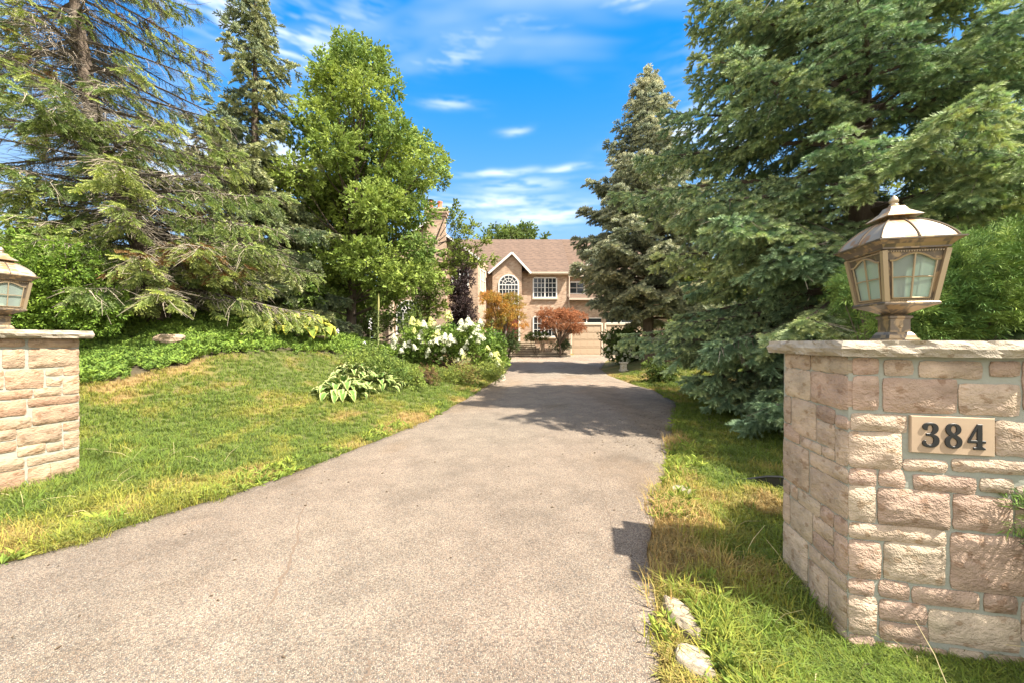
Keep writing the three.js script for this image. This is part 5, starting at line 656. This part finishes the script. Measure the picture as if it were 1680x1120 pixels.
  for (let k = 0; k < 300; k++) { const d = 4.7 + 3.2 * r(), x = along(RIGHT, d) - 1.6 * r() * r(); pad(x, d, 0.006 + 0.013 * r() * r()); }
  for (let k = 0; k < 240; k++) { const d = 1.7 + 9 * r(), x = mix(along(LEFT, d), along(RIGHT, d), r()); pad(x, d, 0.005 + 0.008 * r()); }
  const lm = lit.mesh('fallen_litter', std({ color: col(0.10, 0.07, 0.045), roughness: 1 }), null); lm.userData = { kind: 'stuff', label: 'dark fallen cones and needles on the driveway', category: 'litter' }; scene.add(lm);
}
// ---------------------------------------------------------------- stones, edging, statue
{
  const boulder = (label, p, sx, sy, sz, seed, c, rot = 0) => { const g = new THREE.IcosahedronGeometry(1, 5), q = g.attributes.position, uv = g.attributes.uv, cc = new Float32Array(q.count * 3); for (let k = 0; k < q.count; k++) { const v = V(q.getX(k), q.getY(k), q.getZ(k)), n = 0.72 + 0.55 * fbm(v.x * 1.6 + seed, v.y * 1.6, v.z * 1.6 + 0.37, 4); v.multiplyScalar(n); v.y = clamp(v.y, -0.6, 0.62 + 0.12 * fbm(v.x * 3, v.z * 3, seed, 2)); q.setXYZ(k, v.x * sx, v.y * sy, v.z * sz); uv.setXY(k, (v.x * sx + v.y) / 0.5, (v.z * sz + v.y * sy) / 0.5); cc.set(c, k * 3); } g.setAttribute('color', new THREE.BufferAttribute(cc, 3)); g.computeVertexNormals(); const m = new THREE.Mesh(g, stoneMat); m.name = num('garden_stone'); m.position.copy(p); m.rotation.y = rot; m.userData = { label, category: 'stone' }; scene.add(m); };
  boulder('flat pale edging stone in the grass, farther of the two beside the driveway', G(0.895, 1.99, 0.02), 0.07, 0.05, 0.15, 3, [0.40, 0.33, 0.24], 0.2);
  boulder('flat pale edging stone nearest the bottom picture edge', G(0.835, 1.73, 0.01), 0.085, 0.055, 0.1, 8, [0.40, 0.34, 0.25], 0.5);
  boulder('small grey stone half hidden in weeds beside the driveway', G(1.62, 3.62, 0.02), 0.1, 0.06, 0.09, 12, [0.4, 0.36, 0.28], 0.4);
  boulder('brown boulder among the ground cover behind the left pillar', GP(278, 8.1, 0.12), 0.3, 0.15, 0.2, 15, [0.5, 0.38, 0.27], 0.1);
  boulder('small pale stone at the top of the ground cover', GP(402, 9.2, 0.08), 0.13, 0.09, 0.12, 18, [0.5, 0.42, 0.3], 0.7);
  boulder('low flat stone at the foot of the golden hosta', GP(520, 11.0, 0.03), 0.3, 0.09, 0.2, 19, [0.42, 0.33, 0.22], 0.7);
  const ed = new MB(), e0 = []; for (let k = 0; k <= 14; k++) { const t = k / 14; e0.push(G(mix(2.3, 3.4, t), mix(3.95, 2.72, t) + 0.1 * Math.sin(t * 3), 0.045 - 0.12 * (1 - sstep(0, 0.3, t)))); }
  for (let k = 0; k < 14; k++) ed.bar(e0[k], e0[k + 1], 0.012, 0.13); ed.tube(e0.map((p) => p.clone().add(V(0, 0.07, 0))), 0.014, 6); const em = ed.mesh('lawn_edging', std({ color: col(0.012, 0.012, 0.012), roughness: 0.5 }), null); em.userData = { label: 'black plastic lawn edging under the big spruce beside the numbered pillar', category: 'edging' }; scene.add(em);
  // small stone lantern-like box by the shrub
  const sb = thing('garden_ornament', 'small pale square stone ornament at the foot of the white-flowered shrub', 'ornament', GP(1023, 15.6)), b = sb.userData.base; new MB().box(b.x - 0.15, b.y, b.z - 0.15, b.x + 0.15, b.y + 0.06, b.z + 0.15).mesh('base', stoneP(), sb); new MB().box(b.x - 0.11, b.y + 0.06, b.z - 0.11, b.x + 0.11, b.y + 0.32, b.z + 0.11).mesh('block', stoneP(), sb); new MB().box(b.x - 0.15, b.y + 0.32, b.z - 0.15, b.x + 0.15, b.y + 0.38, b.z + 0.15).mesh('top', stoneP(), sb);
  function stoneP() { return std({ color: col(0.52, 0.48, 0.40), roughness: 0.95, map: rockMap }); }
  // statue: one continuous carved figure holding a jar to its chest, on a plinth
  const s0 = GP(813, 20.5), st = thing('garden_statue', 'weathered grey-white stone statue of a standing figure beside the front steps', 'statue', s0), y = s0.y + 0.42;
  const J = [[0, 0.02, 0, 0.14, 0, 0.55, 0, 0.13], [-0.06, 0.0, 0.03, 0.08, -0.04, 0.5, 0, 0.11], [0.06, 0, 0.0, 0.08, 0.05, 0.5, 0, 0.11], [0, 0.55, 0, 0.13, 0, 0.85, 0, 0.12], [0, 0.85, 0, 0.12, 0, 0.98, 0, 0.14], [-0.15, 0.98, 0, 0.07, 0.15, 0.98, 0, 0.07], [0, 0.98, 0, 0.055, 0, 1.1, 0.01, 0.05], [0, 1.14, 0.015, 0.085, 0, 1.2, 0.015, 0.085], [-0.18, 0.97, 0, 0.055, -0.21, 0.76, 0.02, 0.045], [-0.21, 0.76, 0.02, 0.045, -0.04, 0.83, 0.14, 0.035], [0.18, 0.97, 0, 0.055, 0.21, 0.78, 0.02, 0.045], [0.21, 0.78, 0.02, 0.045, 0.05, 0.9, 0.14, 0.035], [0, 0.83, 0.14, 0.06, 0.01, 0.93, 0.14, 0.045], [0, 1.24, -0.05, 0.05, 0, 1.2, -0.07, 0.05]];
  const sdf = (p) => { let m = 0; for (const [ax, ay, az, ra, bx, by, bz, rb] of J) { const ux = bx - ax, uy = by - ay, uz = bz - az, t = clamp(((p.x - ax) * ux + (p.y - ay) * uy + (p.z - az) * uz) / (ux * ux + uy * uy + uz * uz + 1e-9)), D = Math.hypot(p.x - ax - t * ux, p.y - ay - t * uy, p.z - az - t * uz) - mix(ra, rb, t); m += Math.exp(-D * 45); } return -Math.log(m + 1e-12) / 45; };
  const f = new MB(), NA = 40, NY = 90; { const g = []; for (let j = 0; j <= NY; j++) { const yy = -0.07 + 1.4 * j / NY, row = []; for (let i = 0; i < NA; i++) { const a = 6.283 * i / NA; let lo = 0, hi = 0.42; const v = V(0, yy, 0.03); for (let k = 0; k < 40; k++) { const rr = hi * (1 - k / 40); v.set(Math.cos(a) * rr, yy, 0.02 + Math.sin(a) * rr); if (sdf(v) < 0) { lo = rr; break; } } row.push(f.v(s0.x + Math.cos(a) * (lo + 0.004), y + yy, s0.z + 0.02 + Math.sin(a) * (lo + 0.004))); } g.push(row); } for (let j = 0; j < NY; j++) for (let i = 0; i < NA; i++) f.quad(g[j][i], g[j + 1][i], g[j + 1][(i + 1) % NA], g[j][(i + 1) % NA]); }
  f.mesh('figure', std({ color: col(0.50, 0.49, 0.45), roughness: 0.95 }), st, true);
  new MB().box(s0.x - 0.24, s0.y - 0.1, s0.z - 0.24, s0.x + 0.24, s0.y + 0.06, s0.z + 0.24).box(s0.x - 0.18, s0.y + 0.06, s0.z - 0.18, s0.x + 0.18, s0.y + 0.34, s0.z + 0.18).box(s0.x - 0.22, s0.y + 0.34, s0.z - 0.22, s0.x + 0.22, s0.y + 0.41, s0.z + 0.22).mesh('plinth', stoneP(), st);
}
// ---------------------------------------------------------------- finish
scene.traverse((o) => { if (o.userData && o.userData.base) delete o.userData.base; if (o.isMesh) { o.castShadow = true; o.receiveShadow = true; } });
console.log('sprays', nSpr, 'objects', scene.children.length);
renderer.render(scene, camera);
